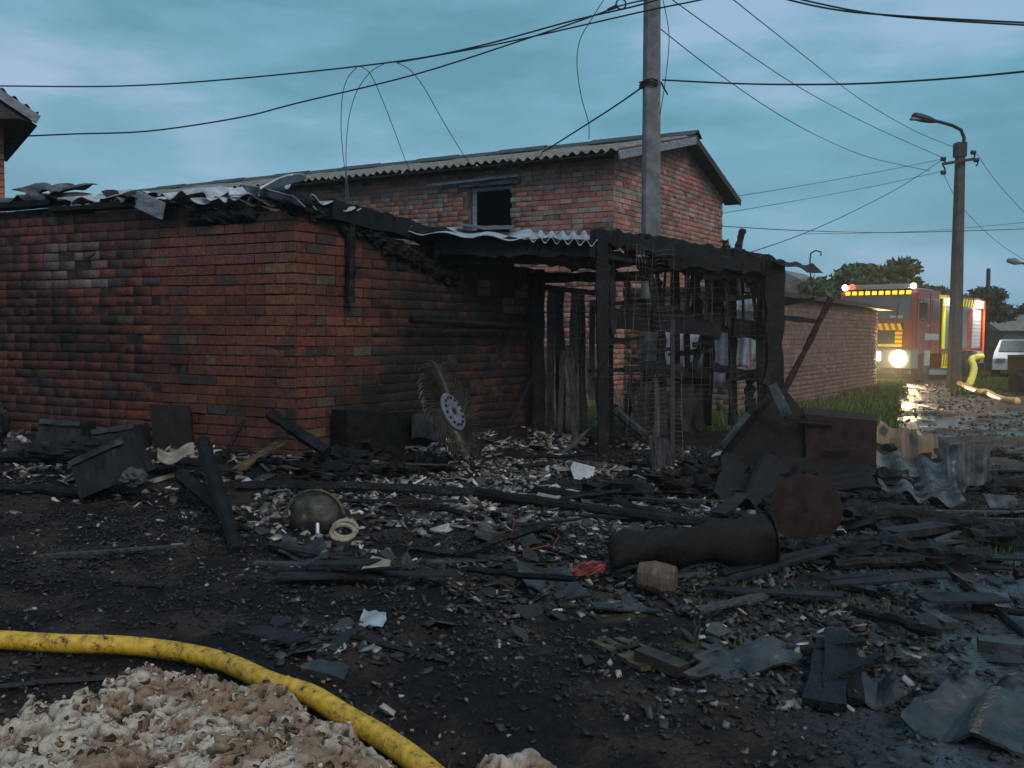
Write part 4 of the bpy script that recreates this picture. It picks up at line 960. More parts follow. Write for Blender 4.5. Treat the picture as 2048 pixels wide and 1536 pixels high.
# ------------------------------------------------------------------ fire engine
TR = Matrix.Translation((12.95, 30.0, 0)) @ Matrix.Rotation(R(47), 4, 'Z')
WORLD_T = Vector((12.95, 30, 0))
truck = thing('fire_engine', WORLD_T, 'red fire engine with yellow stripes and glaring headlight parked beside the garage', 'fire engine')
def tp3(x, y, z): return TR @ Vector((x, y, z))
def tb(mb, x0, x1, y0, y1, z0, z1, bev=0):
    vs = [tp3(x, y, z) for z in (z0, z1) for x, y in ((x0, y0), (x1, y0), (x1, y1), (x0, y1))]
    mb.add(vs, [(3, 2, 1, 0), (4, 5, 6, 7), (0, 1, 5, 4), (1, 2, 6, 5), (2, 3, 7, 6), (3, 0, 4, 7)])
M['tred'] = mat('red_paint', (.17, .020, .016), (.22, .032, .024), scale=2, rough=.3, bump=0, spec=.6)
M['tyel'] = mat('yellow_reflective', (.95, .85, .01), (1.0, .92, .02), scale=2, rough=.4, bump=0)
M['tora'] = mat('orange_reflective', (.85, .10, .01), rough=.4, bump=0)
M['tglass'] = mat('dark_glass', (.05, .055, .065), (.07, .075, .085), rough=.12, bump=0, spec=.8)
M['blackp'] = mat('black_paint', (.006, .006, .007), (.01, .01, .011), rough=.7, bump=0, spec=.2)
M['trub'] = mat('tyre_rubber', (.012, .012, .013), (.02, .02, .02), rough=.85)
M['shutgrey'] = mat('blue_grey_shutter', (.13, .17, .19), (.18, .22, .24), scale=1, rough=.5, metal=.2, bump=0)
M['talu'] = mat('roller_shutter', (.45, .46, .47), (.55, .56, .57), scale=1, rough=.4, metal=.5, bump=0)
M['twhite'] = mat('white_paint', (.28, .30, .34), (.36, .38, .42), rough=.4, bump=0)
M['hl'] = mat('headlight_glow', (1, .9, .7), rough=.3, bump=0, emit=(1, .66, .28), es=60)
M['hl2'] = mat('work_light_glow', (1, 1, .9), rough=.3, bump=0, emit=(1, .97, .82), es=14)
M['hlr'] = mat('red_beacon', (1, .1, .05), rough=.3, bump=0, emit=(1, .08, .04), es=2.5)
M['amber'] = mat('amber_lamp', (1, .8, .05), rough=.3, bump=0, emit=(1, .72, .03), es=1.3)
mb = MB(); prof = [(0, .95), (0.03, 1.95), (.22, 2.95), (.5, 3.08), (2.55, 3.08), (2.55, .95)]
vs = [tp3(x, 0, z) for x, z in prof] + [tp3(x, 2.5, z) for x, z in prof]; n_ = len(prof)
mb.add(vs, [tuple(range(n_)), tuple(range(n_, 2 * n_))[::-1]] + [(i, n_ + i, n_ + (i + 1) % n_, (i + 1) % n_) for i in range(n_)])
cab = mb.build('cab', M['tred'], truck)
def frontq(mb, y0, y1, z0, z1, off=.012, skew=0):      # plate on the sloping cab front
    fx = lambda z: (.03 * (z - .95) if z < 1.95 else .03 + .19 * (z - 1.95)) - off
    vs = []
    for (y, z) in ((y0, z0), (y1, z0), (y1 + skew, z1), (y0 + skew, z1)): vs.append(tp3(fx(z), y, z))
    nn = (TR.to_3x3() @ Vector((1, 0, 0))) * (off * .8); vs += [v + nn for v in vs]
    mb.add(vs, [(0, 1, 2, 3), (7, 6, 5, 4), (0, 4, 5, 1), (1, 5, 6, 2), (2, 6, 7, 3), (3, 7, 4, 0)])
mb = MB(); frontq(mb, .12, 2.38, 2.08, 2.84); wsd = mb.build('windscreen', M['tglass'], cab)
mb = MB(); frontq(mb, .5, .56, 2.1, 2.55, off=.03); frontq(mb, 1.4, 1.46, 2.1, 2.5, off=.03); mb.build('wiper', M['wire'], cab)
mb = MB(); frontq(mb, .35, .75, 2.12, 2.2, off=.026); mb.build('windscreen_sticker', M['twhite'], cab)
mb = MB(); frontq(mb, .30, 2.2, 1.15, 1.95, off=.015); mb.build('grille_panel', M['rustdark'], cab)
for k in range(9):                                      # chevrons along the top of the front panel
    y = .32 + k * .21; mb = MB(); frontq(mb, y, y + .105, 1.72, 1.94, off=.03, skew=.08 if y < 2 else 0); mb.build('chevron_stripe', M['tyel'], cab)
    mb = MB(); frontq(mb, y + .105, y + .20, 1.72, 1.94, off=.028, skew=.08 if y < 1.9 else 0); mb.build('chevron_stripe', M['tora'], cab)
for k in range(4):
    z = 1.18 + k * .135; mb = MB(); frontq(mb, .32, .55, z, z + .07, off=.03); mb.build('chevron_stripe', M['tyel'], cab)
    mb = MB(); frontq(mb, .32, .55, z + .07, z + .13, off=.028); mb.build('chevron_stripe', M['tora'], cab)
mb = MB(); frontq(mb, .55, 1.1, 1.18, 1.26, off=.03); mb.build('chevron_stripe', M['tyel'], cab)
# bumper, headlights, wheels
mb = MB(); tb(mb, -.12, .5, -.02, 2.52, .48, 1.08); bumper = mb.build('bumper', M['shutgrey'], truck)
mb = MB(); hx = TR.to_3x3() @ Vector((1, 0, 0)); c = tp3(-.13, .38, .80); mb.tube([c - hx * .07, c - hx * .03, c + hx * .03], [.15, .26, .27], n=20); mb.build('headlight', M['hl'], bumper)
mb = MB(); c = tp3(-.13, 2.12, .80); mb.tube([c - hx * .07, c - hx * .03, c + hx * .03], [.15, .24, .25], n=20); mb.build('headlight', M['hl'], bumper)
mb = MB(); tb(mb, -.16, -.10, .98, 1.08, .72, 1.0); mb.build('glow_block', M['hl2'], bumper)  # small glowing block near the middle of the bumper
def wheel(x, y):
    c = tp3(x, y, .5); ax = (TR.to_3x3() @ Vector((0, 1, 0)))
    mb = MB(); mb.tube([c - ax * .15, c - ax * .13, c + ax * .13, c + ax * .15], [.44, .5, .5, .44], n=22); t_ = mb.build('wheel', M['trub'], truck)
    mb = MB(); mb.tube([c - ax * .165, c - ax * .15], [.18, .22], n=16); mb.build('rim', M['concrete_d'], t_)
    return t_
for x in (1.15, 5.5):
    for y in (.12, 2.38): wheel(x, y)
mb = MB(); tb(mb, .5, 7.0, .5, 2.0, .45, .85); mb.build('chassis', M['trub'], truck)
# doors and side of the cab (the side that faces us has y = 0)
mb = MB(); tb(mb, .35, 1.45, -.025, 0.0, 1.15, 2.95); door = mb.build('cab_door', M['tred'], truck)
mb = MB(); tb(mb, .5, 1.3, -.04, -.024, 2.05, 2.75); mb.build('side_window', M['tglass'], door)
mb = MB(); tb(mb, 1.22, 1.36, -.06, -.024, 1.85, 1.92); mb.build('door_handle', M['twhite'], door)
mb = MB(); tb(mb, 1.55, 2.4, -.025, 0, 1.15, 2.95); door2 = mb.build('crew_door', M['tred'], truck)
mb = MB(); tb(mb, 1.7, 2.3, -.04, -.024, 2.1, 2.75); mb.build('side_window', M['tglass'], door2)
mb = MB(); tb(mb, 1.0, 2.3, -.05, -.026, 1.40, 1.62); mb.build('door_plate', M['twhite'], door2)
mb = MB(); mb.tube([tp3(.15, -.05, 2.7), tp3(.05, -.3, 2.7), tp3(.05, -.3, 2.0)], .02, n=5); tb(mb, .0, .1, -.42, -.2, 2.1, 2.6); mb.build('mirror', M['trub'], truck)
mb = MB(); tb(mb, 1.0, 1.5, -.06, .1, .55, 1.05); mb.build('step_panel', M['talu'], truck)
mb = MB(); tb(mb, .2, 2.5, .25, 2.3, 3.09, 3.14); mb.build('roof_rack', M['talu'], truck)
# body
mb = MB(); tb(mb, 2.68, 7.2, 0.0, 2.5, 1.0, 2.98); body = mb.build('body', M['tred'], truck)
def side(mb, x0, x1, z0, z1, off=.02, skew=0): 
    vs = [tp3(x0, -off, z0), tp3(x1, -off, z0), tp3(x1 + skew, -off, z1), tp3(x0 + skew, -off, z1)]; nn = TR.to_3x3() @ Vector((0, off * .8, 0)); vs += [v + nn for v in vs]
    mb.add(vs, [(3, 2, 1, 0), (4, 5, 6, 7), (0, 1, 5, 4), (1, 2, 6, 5), (2, 3, 7, 6), (3, 0, 4, 7)])
for x0, x1 in ((2.98, 4.1), (4.2, 5.3), (5.95, 6.95)):
    mb = MB(); side(mb, x0, x1, 1.12, 2.55, .02); smk = 'talu' if x0 > 5 else 'shutgrey'; sh = mb.build('roller_shutter', M[smk], body)  # rear shutter paler: its lamp-lit look is put into the colour
    for k in range(10):
        mb = MB(); z = 1.18 + k * .135; side(mb, x0 + .03, x1 - .03, z, z + .10, .034); mb.build('slat', M[smk], sh)
mb = MB(); side(mb, 2.68, 2.98, 1.10, 2.95, .045); side(mb, 2.3, 2.92, 2.82, 2.95, .046); mb.build('yellow_stripe', M['tyel'], body)
for k in range(12):
    mb = MB(); side(mb, 3.3 + k * .3, 3.42 + k * .3, 2.62, 2.9, .03, skew=.14); mb.build('yellow_stripe', M['tyel'], body)
mb = MB(); tb(mb, 2.7, 4.75, -.02, .5, .42, 1.0); lock = mb.build('lower_locker', M['tred'], truck)
for k in range(7):
    mb = MB(); side(mb, 2.78 + k * .24, 2.86 + k * .24, .52, .92, .04, skew=.14 if k > 3 else .06); mb.build('yellow_stripe', M['tyel'], lock)
mb = MB(); side(mb, 2.72, 4.74, .44, .5, .045); mb.build('yellow_stripe', M['tyel'], lock)
mb = MB(); tb(mb, 6.2, 7.0, -.15, .1, .55, 1.0); mb.build('pump_outlet', M['talu'], truck)
mb = MB(); tb(mb, -.0, 7.1, .1, 2.4, 2.985, 3.02); 
lb_ = MB(); tb(lb_, .18, .5, .1, 2.4, 3.15, 3.24); light_bar = lb_.build('light_bar', M['twhite'], truck)
for k in range(10):
    mb = MB(); y = .16 + k * .225; frontq(mb, y, y + .14, 2.90, 3.02, off=.04); mb.build('marker_lamp', M['amber'], light_bar)
def lamp_part(x, y, z, r, mk, name, par):
    mb = MB(); c = tp3(x, y, z); clod(mb, c, r, n=7, amp=0); return mb.build(name, M[mk], par, smooth_=True)
lamp_part(.2, 2.36, 3.16, .10, 'hl2', 'beacon', light_bar); lamp_part(.15, 2.1, 3.18, .10, 'hlr', 'beacon', light_bar); lamp_part(.2, .08, 3.16, .09, 'hl2', 'beacon', light_bar)
for x0 in (3.15, 6.3):
    mb = MB(); tb(mb, x0, x0 + .5, -.14, -.05, 2.62, 2.86); mb.build('work_light', M['hl2'], truck)
mb = MB(); mb.beam(tp3(7.1, -.08, .55), tp3(7.1, -.08, 2.9), .06, .06); mb.build('rear_marker', M['tora'], truck)
# the lamps' own light
def lamp(kind, loc, target, energy, size, colr_, spot=60, blend=.5):
    ld = bpy.data.lights.new('lamp_' + kind.lower(), kind); ld.energy = energy; ld.color = colr_
    if kind == 'SPOT': ld.spot_size = R(spot); ld.spot_blend = blend; ld.shadow_soft_size = size
    else: ld.shadow_soft_size = size
    o = bpy.data.objects.new('lamp_light', ld); COL.objects.link(o); o.location = loc
    o.rotation_euler = (Vector(loc) - Vector(target)).to_track_quat('Z', 'Y').to_euler(); return o
lamp('SPOT', tp3(-.25, .37, .8), tp3(-8, .0, .1), 5500, .12, (1, .68, .36), 95, .8)
lamp('SPOT', tp3(-.25, 2.1, .8), tp3(-8, 2.3, .1), 1600, .12, (1, .68, .36), 90, .8)
lamp('SPOT', tp3(6.5, -.45, 2.95), tp3(6.45, .05, 1.4), 260, .1, (1, .97, .85), 110, .6)
lamp('SPOT', tp3(3.4, -.5, 2.95), tp3(3.5, -.1, 1.6), 60, .1, (1, .97, .85), 110, .6)

# ------------------------------------------------------------------ small hoses at the engine
def hose(pts, r, lab, m_='hose', n=12, name='fire_hose'):
    out_ = []
    for i in range(len(pts) - 1):
        p0 = pts[max(i - 1, 0)]; p1 = pts[i]; p2 = pts[i + 1]; p3 = pts[min(i + 2, len(pts) - 1)]
        for k in range(10):
            t = k / 10; out_.append(.5 * ((2 * p1) + (p2 - p0) * t + (2 * p0 - 5 * p1 + 4 * p2 - p3) * t * t + (3 * p1 - p0 - 3 * p2 + p3) * t ** 3))
    out_.append(pts[-1]); mb = MB(); mb.tube(out_, r, n=n); return tag(mb.build(name, M[m_], smooth_=True), lab, 'hose')
M['hose2'] = mat('bright_hose', (.85, .68, .04), (.95, .78, .08), scale=6, rough=.45, bump=.1)
M['hose3'] = mat('orange_hose', (.85, .42, .12), (.95, .55, .22), scale=6, rough=.45, bump=.1)
hose([tp3(6.6, -.2, .8), P(1944, 718, 31.5), P(1948, 735, 30.5), P(1944, 755, 29), P(1937, 772, 27.6)], .11, 'yellow fire hose curving down from the rear of the fire engine', 'hose2')
hose([P(1915, 766, 28.2), on(1935, 776, .06), on(1955, 784, .06), on(1972, 785, .06), on(1990, 794, .06), on(2010, 801, .06), on(2035, 803, .06)], .09, 'orange fire hose lying across the muddy road', 'hose3')
# foreground hose
fg = [(-160, 1276), (0, 1281), (120, 1285), (240, 1292), (350, 1306), (450, 1330), (540, 1360), (620, 1395), (690, 1435), (760, 1478), (830, 1525), (900, 1590)]
pts = [on(x, y + 12, .03) for x, y in fg]
zz = [p.z for p in pts]; pts = [Vector((p.x, p.y, (zz[max(i - 1, 0)] + zz[i] * 2 + zz[min(i + 1, len(zz) - 1)]) / 4 + .03)) for i, p in enumerate(pts)]
hose(pts, .042, 'scuffed yellow fire hose curving across the foreground', n=20)

# ------------------------------------------------------------------ right edge: car, trailer, far houses
car = thing('parked_car', P(2060, 768, 33) * 1.0, 'white hatchback parked at the right edge beyond the lawn', 'car'); cb = P(2078, 768, 33); cb.z = 0
car.location = cb; WORLD[car.name] = cb
CM = Matrix.Translation(cb) @ Matrix.Rotation(R(60), 4, 'Z')
def cb3(x, y, z): return CM @ Vector((x, y, z))
prof = [(-.05, .35), (0, .75), (.9, .95), (1.5, 1.42), (2.9, 1.45), (3.6, .98), (3.9, .9), (3.9, .35)]
mb = MB(); n_ = len(prof); vs = [cb3(x, -.05 if z > 1.2 else -.15, z) for x, z in prof] + [cb3(x, 1.35 if z > 1.2 else 1.5, z) for x, z in prof]
mb.add(vs, [tuple(range(n_)), tuple(range(n_, 2 * n_))[::-1]] + [(i, n_ + i, n_ + (i + 1) % n_, (i + 1) % n_) for i in range(n_)]); cbody = mb.build('car_body', M['twhite'], car)
mb = MB(); vs = [cb3(.93, .0, .99), cb3(.93, 1.36, .99), cb3(1.46, 1.28, 1.39), cb3(1.46, .03, 1.39)]; nn = CM.to_3x3() @ Vector((-.02, 0, .02)); mb.add([v + nn for v in vs] + vs, [(0, 1, 2, 3), (7, 6, 5, 4), (0, 4, 5, 1), (1, 5, 6, 2), (2, 6, 7, 3), (3, 7, 4, 0)]); mb.build('windscreen', M['tglass'], cbody)
for x in (.75, 3.1):
    for y in (-.12, 1.46):
        mb = MB(); ax = CM.to_3x3() @ Vector((0, 1, 0)); c = cb3(x, y, .31); mb.tube([c - ax * .09, c + ax * .09], .31, n=16); mb.build('wheel', M['trub'], car)
for y in (.05, 1.1):
    mb = MB(); vs = [cb3(-.03, y, .62), cb3(-.03, y + .28, .62), cb3(.02, y + .28, .76), cb3(.02, y, .76)]; nn = CM.to_3x3() @ Vector((-.04, 0, 0)); mb.add([v + nn for v in vs] + vs, [(0, 1, 2, 3), (7, 6, 5, 4), (0, 4, 5, 1), (1, 5, 6, 2), (2, 6, 7, 3), (3, 7, 4, 0)]); mb.build('headlight', M['tglass'], car)
tl = P(2040, 768, 24.5); tl.z = 0
cart = thing('trailer', tl, 'dark two wheeled trailer cut off by the right edge in front of the white car', 'trailer')
mb = MB(); mb.box((tl.x + .55, tl.y, .78), (1.3, 1.0, .5), jit=.02); mb.build('trailer_box', M['blackp'], cart)
mb = MB(); mb.box((tl.x - .02, tl.y - .1, .70), (.12, .1, .7)); mb.box((tl.x + .4, tl.y - .2, .45), (.9, .1, .08)); mb.build('frame', M['wire'], cart)
for dx in (-.28, 1.2):
    mb = MB(); c = Vector((tl.x + dx + .05, tl.y - .3, .31)); mb.tube([c - Vector((.1, 0, 0)), c - Vector((.08, 0, 0)), c + Vector((.08, 0, 0)), c + Vector((.1, 0, 0))], [.27, .31, .31, .27], n=18); mb.build('wheel', M['trub'], cart)
fh = P(2030, 768, 62); fh.z = 0
farh = thing('far_house', fh, 'long grey house far away at the right edge', 'house')
mb = MB(); mb.box((fh.x + 2, fh.y, 1.0), (9, 6, 2.2)); mb.build('wall', M['mortar2'], farh)
mb = MB(); mb.prism([(fh.x - 2.9, fh.y - 3.4, 2.0), (fh.x - 2.9, fh.y, 3.1), (fh.x - 2.9, fh.y + 3.4, 2.0)], (0, 0, 0), (10, 0, 0)); mb.build('roof', M['slate'], farh)
for k in range(3):
    mb = MB(); mb.box((fh.x - 1.2 + k * 2, fh.y - 3.02, 1.2), (.8, .06, .9)); mb.build('window', M['tglass'], farh)
ff = P(1975, 768, 40); ff.z = 0
fen = thing('garden_fence', ff, 'dark brown board fence behind the rear of the fire engine', 'fence')
for k in range(16):
    mb = MB(); mb.box((ff.x - .9 + k * .21, ff.y, .55), (.18, .03, 1.1 + random.uniform(-.05, .05)), jit=.01); mb.build('board', M['rust'], fen)
mb = MB(); mb.box((ff.x + .7, ff.y + .04, .8), (3.4, .05, .08)); mb.build('rail', M['rust'], fen)

# ------------------------------------------------------------------ trees
def tree(px, D, z0, z1, rx, lab, n=5000, leaf=.14, col=(.035, .055, .03), seedv=0, trunk=True):
    b = P(px, 768, D); b.z = 0; o = thing('tree', b, lab, 'tree', 'trees behind the yard')
    r_ = np.random.default_rng(seedv); cz = (z0 + z1) / 2; rz = (z1 - z0) / 2
    mb = MB(); mb.tube([b, b + Vector((.1, 0, z0)), b + Vector((0, .1, cz))], [.22, .16, .08], n=7)
    K = 16; cen = []
    for k in range(K):
        a = r_.random() * 6.28; q = r_.random() ** .5; hh = r_.uniform(-.7, .8)
        c = np.array([math.cos(a) * q * rx * .75, math.sin(a) * q * rx * .6, hh * rz * .85]); cen.append((c, r_.uniform(.28, .5)))
        mb.tube([b + Vector((0, 0, z0 * .8)), b + Vector((c[0] * .5, c[1] * .5, cz + c[2] * .4 - .2)), b + Vector((c[0], c[1], cz + c[2]))], [.07, .045, .02], n=5)
    mb.build('trunk', M['bark'], o)
    Vs = []; Cs = []
    for c, s in cen:
        m_ = n // K; d = r_.normal(size=(m_, 3)); d /= np.linalg.norm(d, axis=1)[:, None]; rad = s * r_.random(m_) ** .45
        pos = c + d * rad[:, None] * np.array([rx, rx, rz * .9]) * .95
        u = r_.normal(size=(m_, 3)); u /= np.linalg.norm(u, axis=1)[:, None]; v = np.cross(u, r_.normal(size=(m_, 3))); v /= np.linalg.norm(v, axis=1)[:, None]
        L_ = leaf * r_.uniform(.6, 1.3, m_)[:, None]
        quad = np.stack([pos - u * L_, pos - v * L_ * .45, pos + u * L_, pos + v * L_ * .45], 1)
        Vs.append(quad.reshape(-1, 3)); cc = np.array(col) * r_.uniform(.6, 1.5, (m_, 1)) * (1 + .3 * r_.random()); Cs.append(np.repeat(np.concatenate([cc, np.zeros((m_, 1))], 1), 4, 0))
    Vv = np.concatenate(Vs) + np.array([b.x, b.y, cz]); nf = len(Vv) // 4
    c_ = npmesh('crown', Vv, np.arange(nf * 4).reshape(-1, 4), M['foliage'], np.concatenate(Cs), origin=tuple(b)); c_.location = (0, 0, 0); c_.parent = o
    return o
tree(1735, 38, 2.2, P(1735, 508, 38).z, 2.1, 'bushy green tree rising above the fire engine cab', 6000, .16, (.05, .075, .03), 1)
tree(1665, 36, 1.5, P(1665, 545, 36).z, 1.6, 'green tree partly behind the grey roofed outbuilding', 4000, .15, (.05, .08, .035), 2)
tree(1810, 42, 2, P(1810, 545, 42).z, 1.1, 'small tree peeking between cab roof and street light', 1600, .16, (.03, .045, .03), 3)
tree(1915, 48, 2, P(1915, 570, 48).z, 2.6, 'dark tree behind the rear of the fire engine', 4000, .18, (.025, .04, .025), 4)
tree(1462, 26, 1.5, P(1462, 458, 26).z, .75, 'slim tree behind the right end of the brick gable', 2500, .12, (.035, .05, .03), 5)
tree(2035, 66, 2, P(2035, 600, 66).z, 2.9, 'dark tree behind the far grey house at the right edge', 4000, .22, (.02, .032, .022), 6)
tree(1995, 80, 1.5, P(1995, 630, 80).z, 2.2, 'small distant tree beside the thin far pole', 2000, .25, (.025, .035, .025), 7)
# far wood line closing the horizon
Vs = []; Cs = []
r_ = np.random.default_rng(5); m_ = 26000
ang = r_.uniform(-1.2, 1.2, m_); dist = r_.uniform(170, 240, m_); hgt_ = (3 + 5 * fbm(ang * 14, dist * .01, 4)) * r_.random(m_) ** .6
pos = np.stack([np.sin(ang) * dist, np.cos(ang) * dist, hgt_], 1); u = r_.normal(size=(m_, 3)) * 1.1; v = r_.normal(size=(m_, 3)) * 1.1
q = np.stack([pos - u, pos - v, pos + u, pos + v], 1).reshape(-1, 3); cc = np.array([.03, .042, .035]) * r_.uniform(.6, 1.4, (m_, 1))
tag(npmesh('far_wood', q, np.arange(m_ * 4).reshape(-1, 4), M['foliage'], np.repeat(np.concatenate([cc, np.zeros((m_, 1))], 1), 4, 0)), 'dark wooded strip along the horizon', 'wood', kind='stuff')

# ------------------------------------------------------------------ grass
def grass(name, npt, xr, yr, ok, hh, lab):
    r_ = np.random.default_rng(len(name) + npt)
    x = r_.uniform(*xr, npt); y = r_.uniform(*yr, npt); k = ok(x, y, r_); x, y = x[k], y[k]; m_ = len(x)
    z = hgt(x, y); h = hh * r_.uniform(.4, 1.5, m_); a = r_.uniform(0, 6.28, m_); w_ = .006 + .0006 * y; lx = r_.normal(0, .35, m_) * h; ly = r_.normal(0, .35, m_) * h
    A = np.stack([x - np.cos(a) * w_, y - np.sin(a) * w_, z - .02], 1); B_ = np.stack([x + np.cos(a) * w_, y + np.sin(a) * w_, z - .02], 1); T_ = np.stack([x + lx, y + ly, z + h], 1)
    cc = np.where(r_.random((m_, 1)) < .15, np.array([[.10, .09, .04]]), np.array([[.075, .115, .028]])) * r_.uniform(.6, 1.4, (m_, 1))
    o = npmesh(name, np.stack([A, B_, T_], 1).reshape(-1, 3), np.arange(m_ * 3).reshape(-1, 3), M['grass'], np.repeat(np.concatenate([cc, np.zeros((m_, 1))], 1), 3, 0)); tag(o, lab, 'grass', kind='stuff')
rt_ = lambda x, y: x / y
grass('grass', 90000, (1, 13), (14, 30), lambda x, y, r: (rt_(x, y) > .08) & (rt_(x, y) < .42 + .03 * (fbm(x, y, 3) - .5)) & (fbm(x * 1.2, y * 1.2, 3) + r.random(len(x)) * .3 > .5), .12, 'short green grass between the burnt cage and the muddy road')
grass('lawn', 60000, (11, 24), (23.5, 40), lambda x, y, r: (rt_(x, y) > .475), .09, 'bright green lawn beyond the muddy road on the right')
grass('weeds', 9000, (0.2, 5), (4.2, 8), lambda x, y, r: (fbm(x * 2.2, y * 2.2, 3) > .56) & (x > 1.2 + (y - 6) * .2), .05, 'low weeds between the burnt debris on the right')

# ------------------------------------------------------------------ rubble
def chips(name, pos, size, flat, colours, lab, seedv=0, soot=None):
    r_ = np.random.default_rng(seedv + 77); n = len(pos)
    base = np.array([[-1, -1, -1], [1, -1, -1], [1, 1, -1], [-1, 1, -1], [-1, -1, 1], [1, -1, 1], [1, 1, 1], [-1, 1, 1]], float)
    sc = np.stack([size * r_.uniform(.5, 1.5, n), size * r_.uniform(.4, 1.1, n), size * flat * r_.uniform(.4, 1.6, n)], 1) * .5
    v = base[None] * sc[:, None] * r_.uniform(.55, 1.25, (n, 8, 3))
    ax, ay, az_ = r_.normal(0, .38, n), r_.normal(0, .38, n), r_.uniform(0, 6.28, n)
    cx, sx = np.cos(ax), np.sin(ax); cy, sy = np.cos(ay), np.sin(ay); cz, sz = np.cos(az_), np.sin(az_)
    x, y, z = v[..., 0], v[..., 1], v[..., 2]
    y, z = y * cx[:, None] - z * sx[:, None], y * sx[:, None] + z * cx[:, None]
    x, z = x * cy[:, None] + z * sy[:, None], -x * sy[:, None] + z * cy[:, None]
    x, y = x * cz[:, None] - y * sz[:, None], x * sz[:, None] + y * cz[:, None]
    V_ = np.stack([x, y, z], -1) + pos[:, None]
    f = np.array([[3, 2, 1, 0], [4, 5, 6, 7], [0, 1, 5, 4], [1, 2, 6, 5], [2, 3, 7, 6], [3, 0, 4, 7]])
    Fq_ = (np.arange(n)[:, None, None] * 8 + f[None]).reshape(-1, 4)
    pal = np.array(colours); c = pal[r_.integers(0, len(pal), n)] * r_.uniform(.6, 1.4, (n, 1))
    a_ = soot if soot is not None else r_.uniform(0, .5, n)
    C_ = np.repeat(np.concatenate([c, np.asarray(a_)[:, None]], 1), 8, 0)
    return tag(npmesh(name, V_.reshape(-1, 3), Fq_, M['rubble'], C_), lab, 'rubble', kind='stuff')
def spread(n, xr, yr, dens, seedv):
    r_ = np.random.default_rng(seedv); x = r_.uniform(*xr, n); y = r_.uniform(*yr, n) if yr[1] < 20 else r_.uniform(*yr, n)
    k = r_.random(n) < dens(x, y); x, y = x[k], y[k]
    inside = ((x - C0.x) * outL.x + (y - C0.y) * outL.y < .05) & ((x - C0.x) * outR.x + (y - C0.y) * outR.y < .05)
    x, y = x[~inside], y[~inside]
    return np.stack([x, y, hgt(x, y) + r_.uniform(-.004, .02, len(x))], 1)
def band(x, y):      # the pale rubble belt along the walls, thinning towards us
    s = (x - C0.x) * outL.x + (y - C0.y) * outL.y; s2 = (x - C0.x) * outR.x + (y - C0.y) * outR.y
    d = np.minimum(np.where(x < C0.x + .3, abs(s), 9), np.where(x > C0.x - .3, abs(s2), 9))
    d = np.where((x > C0.x - .2) & (x < 2.5), np.minimum(d, abs(y - 8.3) * .8), d)
    return np.exp(-(d / 1.1) ** 2)
dark = [(.006, .006, .008), (.010, .0095, .011), (.016, .014, .014), (.009, .010, .013), (.022, .018, .016)]
pale = [(.27, .24, .20), (.38, .38, .40), (.14, .11, .095), (.20, .21, .24), (.30, .22, .16), (.09, .08, .075), (.46, .44, .41)]
mid = [(.035, .032, .032), (.055, .05, .048), (.025, .028, .032), (.09, .085, .088), (.045, .032, .025)]
wedge = lambda x, y: smooth(-.9, .1, x + .25 * (6.2 - y)) * (1 - smooth(3.0, 4.0, x))      # debris fan running down the middle to the right
p = spread(52000, (-6, 5.5), (3.0, 12), lambda x, y: (.04 + .9 * smooth(.46, .62, fbm(x * 1.3, y * 1.3, 4))) * (1 - .6 * smooth(1.2, 2.2, x) * (y < 6)) * (.3 + .7 * smooth(3.8, 6, y)), 1)
chips('char_rubble', p, .028, .28, dark, 'fine black charcoal crumbs covering the yard')
p = spread(26000, (-6, 3), (6, 11.5), lambda x, y: band(x, y) * smooth(.35, .55, fbm(x * 1.6 + 3, y * 1.6, 3)), 2)
chips('wall_rubble', p, .07, .22, pale + pale + mid + dark, 'pale plaster and slate crumbs heaped along the shed walls', soot=None, seedv=2)
p = spread(22000, (-3, 4.5), (3.2, 8.5), lambda x, y: .7 * wedge(x, y) * smooth(.47, .62, fbm(x * 1.6, y * 1.6, 4)) * smooth(3.0, 5.5, y + fbm(x, y, 2)), 3)
chips('yard_rubble', p, .05, .2, mid + mid + dark + dark + pale[:4], 'grey broken scraps fanning out across the middle of the yard', seedv=3)
p = spread(9000, (-6, 4.5), (3.0, 8), lambda x, y: .45 * smooth(.44, .6, fbm(x * 1.1, y * 1.1, 4)), 4)
chips('ash_flecks', p, .026, .4, pale[2:6] + mid, 'small light flecks of ash and plaster on the black ground', seedv=4)
p = spread(12000, (1.0, 6.5), (3.0, 12), lambda x, y: .5 * smooth(.5, .66, fbm(x * 1.5, y * 1.5, 3)), 5)
chips('paving_scraps', p, .045, .2, mid + dark + dark, 'dark wet scraps littering the paving on the right', seedv=5)
p = spread(42000, (-5, 5), (2.9, 8.5), lambda x, y: .15 + .7 * smooth(.42, .6, fbm(x * 2.4 + 7, y * 2.4, 4)), 12)
chips('ash_mat', p, .017, .12, dark + dark + mid, 'matted thin flakes of black ash and soaked scraps on the yard', seedv=12)
p = spread(7000, (4.5, 15), (11.5, 29), lambda x, y: (smooth(.40, .43, x / y) * (.15 + .8 * smooth(.46, .58, fbm(x * 1.4, y * 2.6, 4)))), 6)
p[:, 2] += .02 * (p[:, 1] / 20)
chips('road_stones', p, .05, .3, [(.07, .055, .045), (.045, .036, .03), (.10, .08, .065), (.03, .025, .022)], 'muddy stones and clods scattered over the wet road', seedv=9)
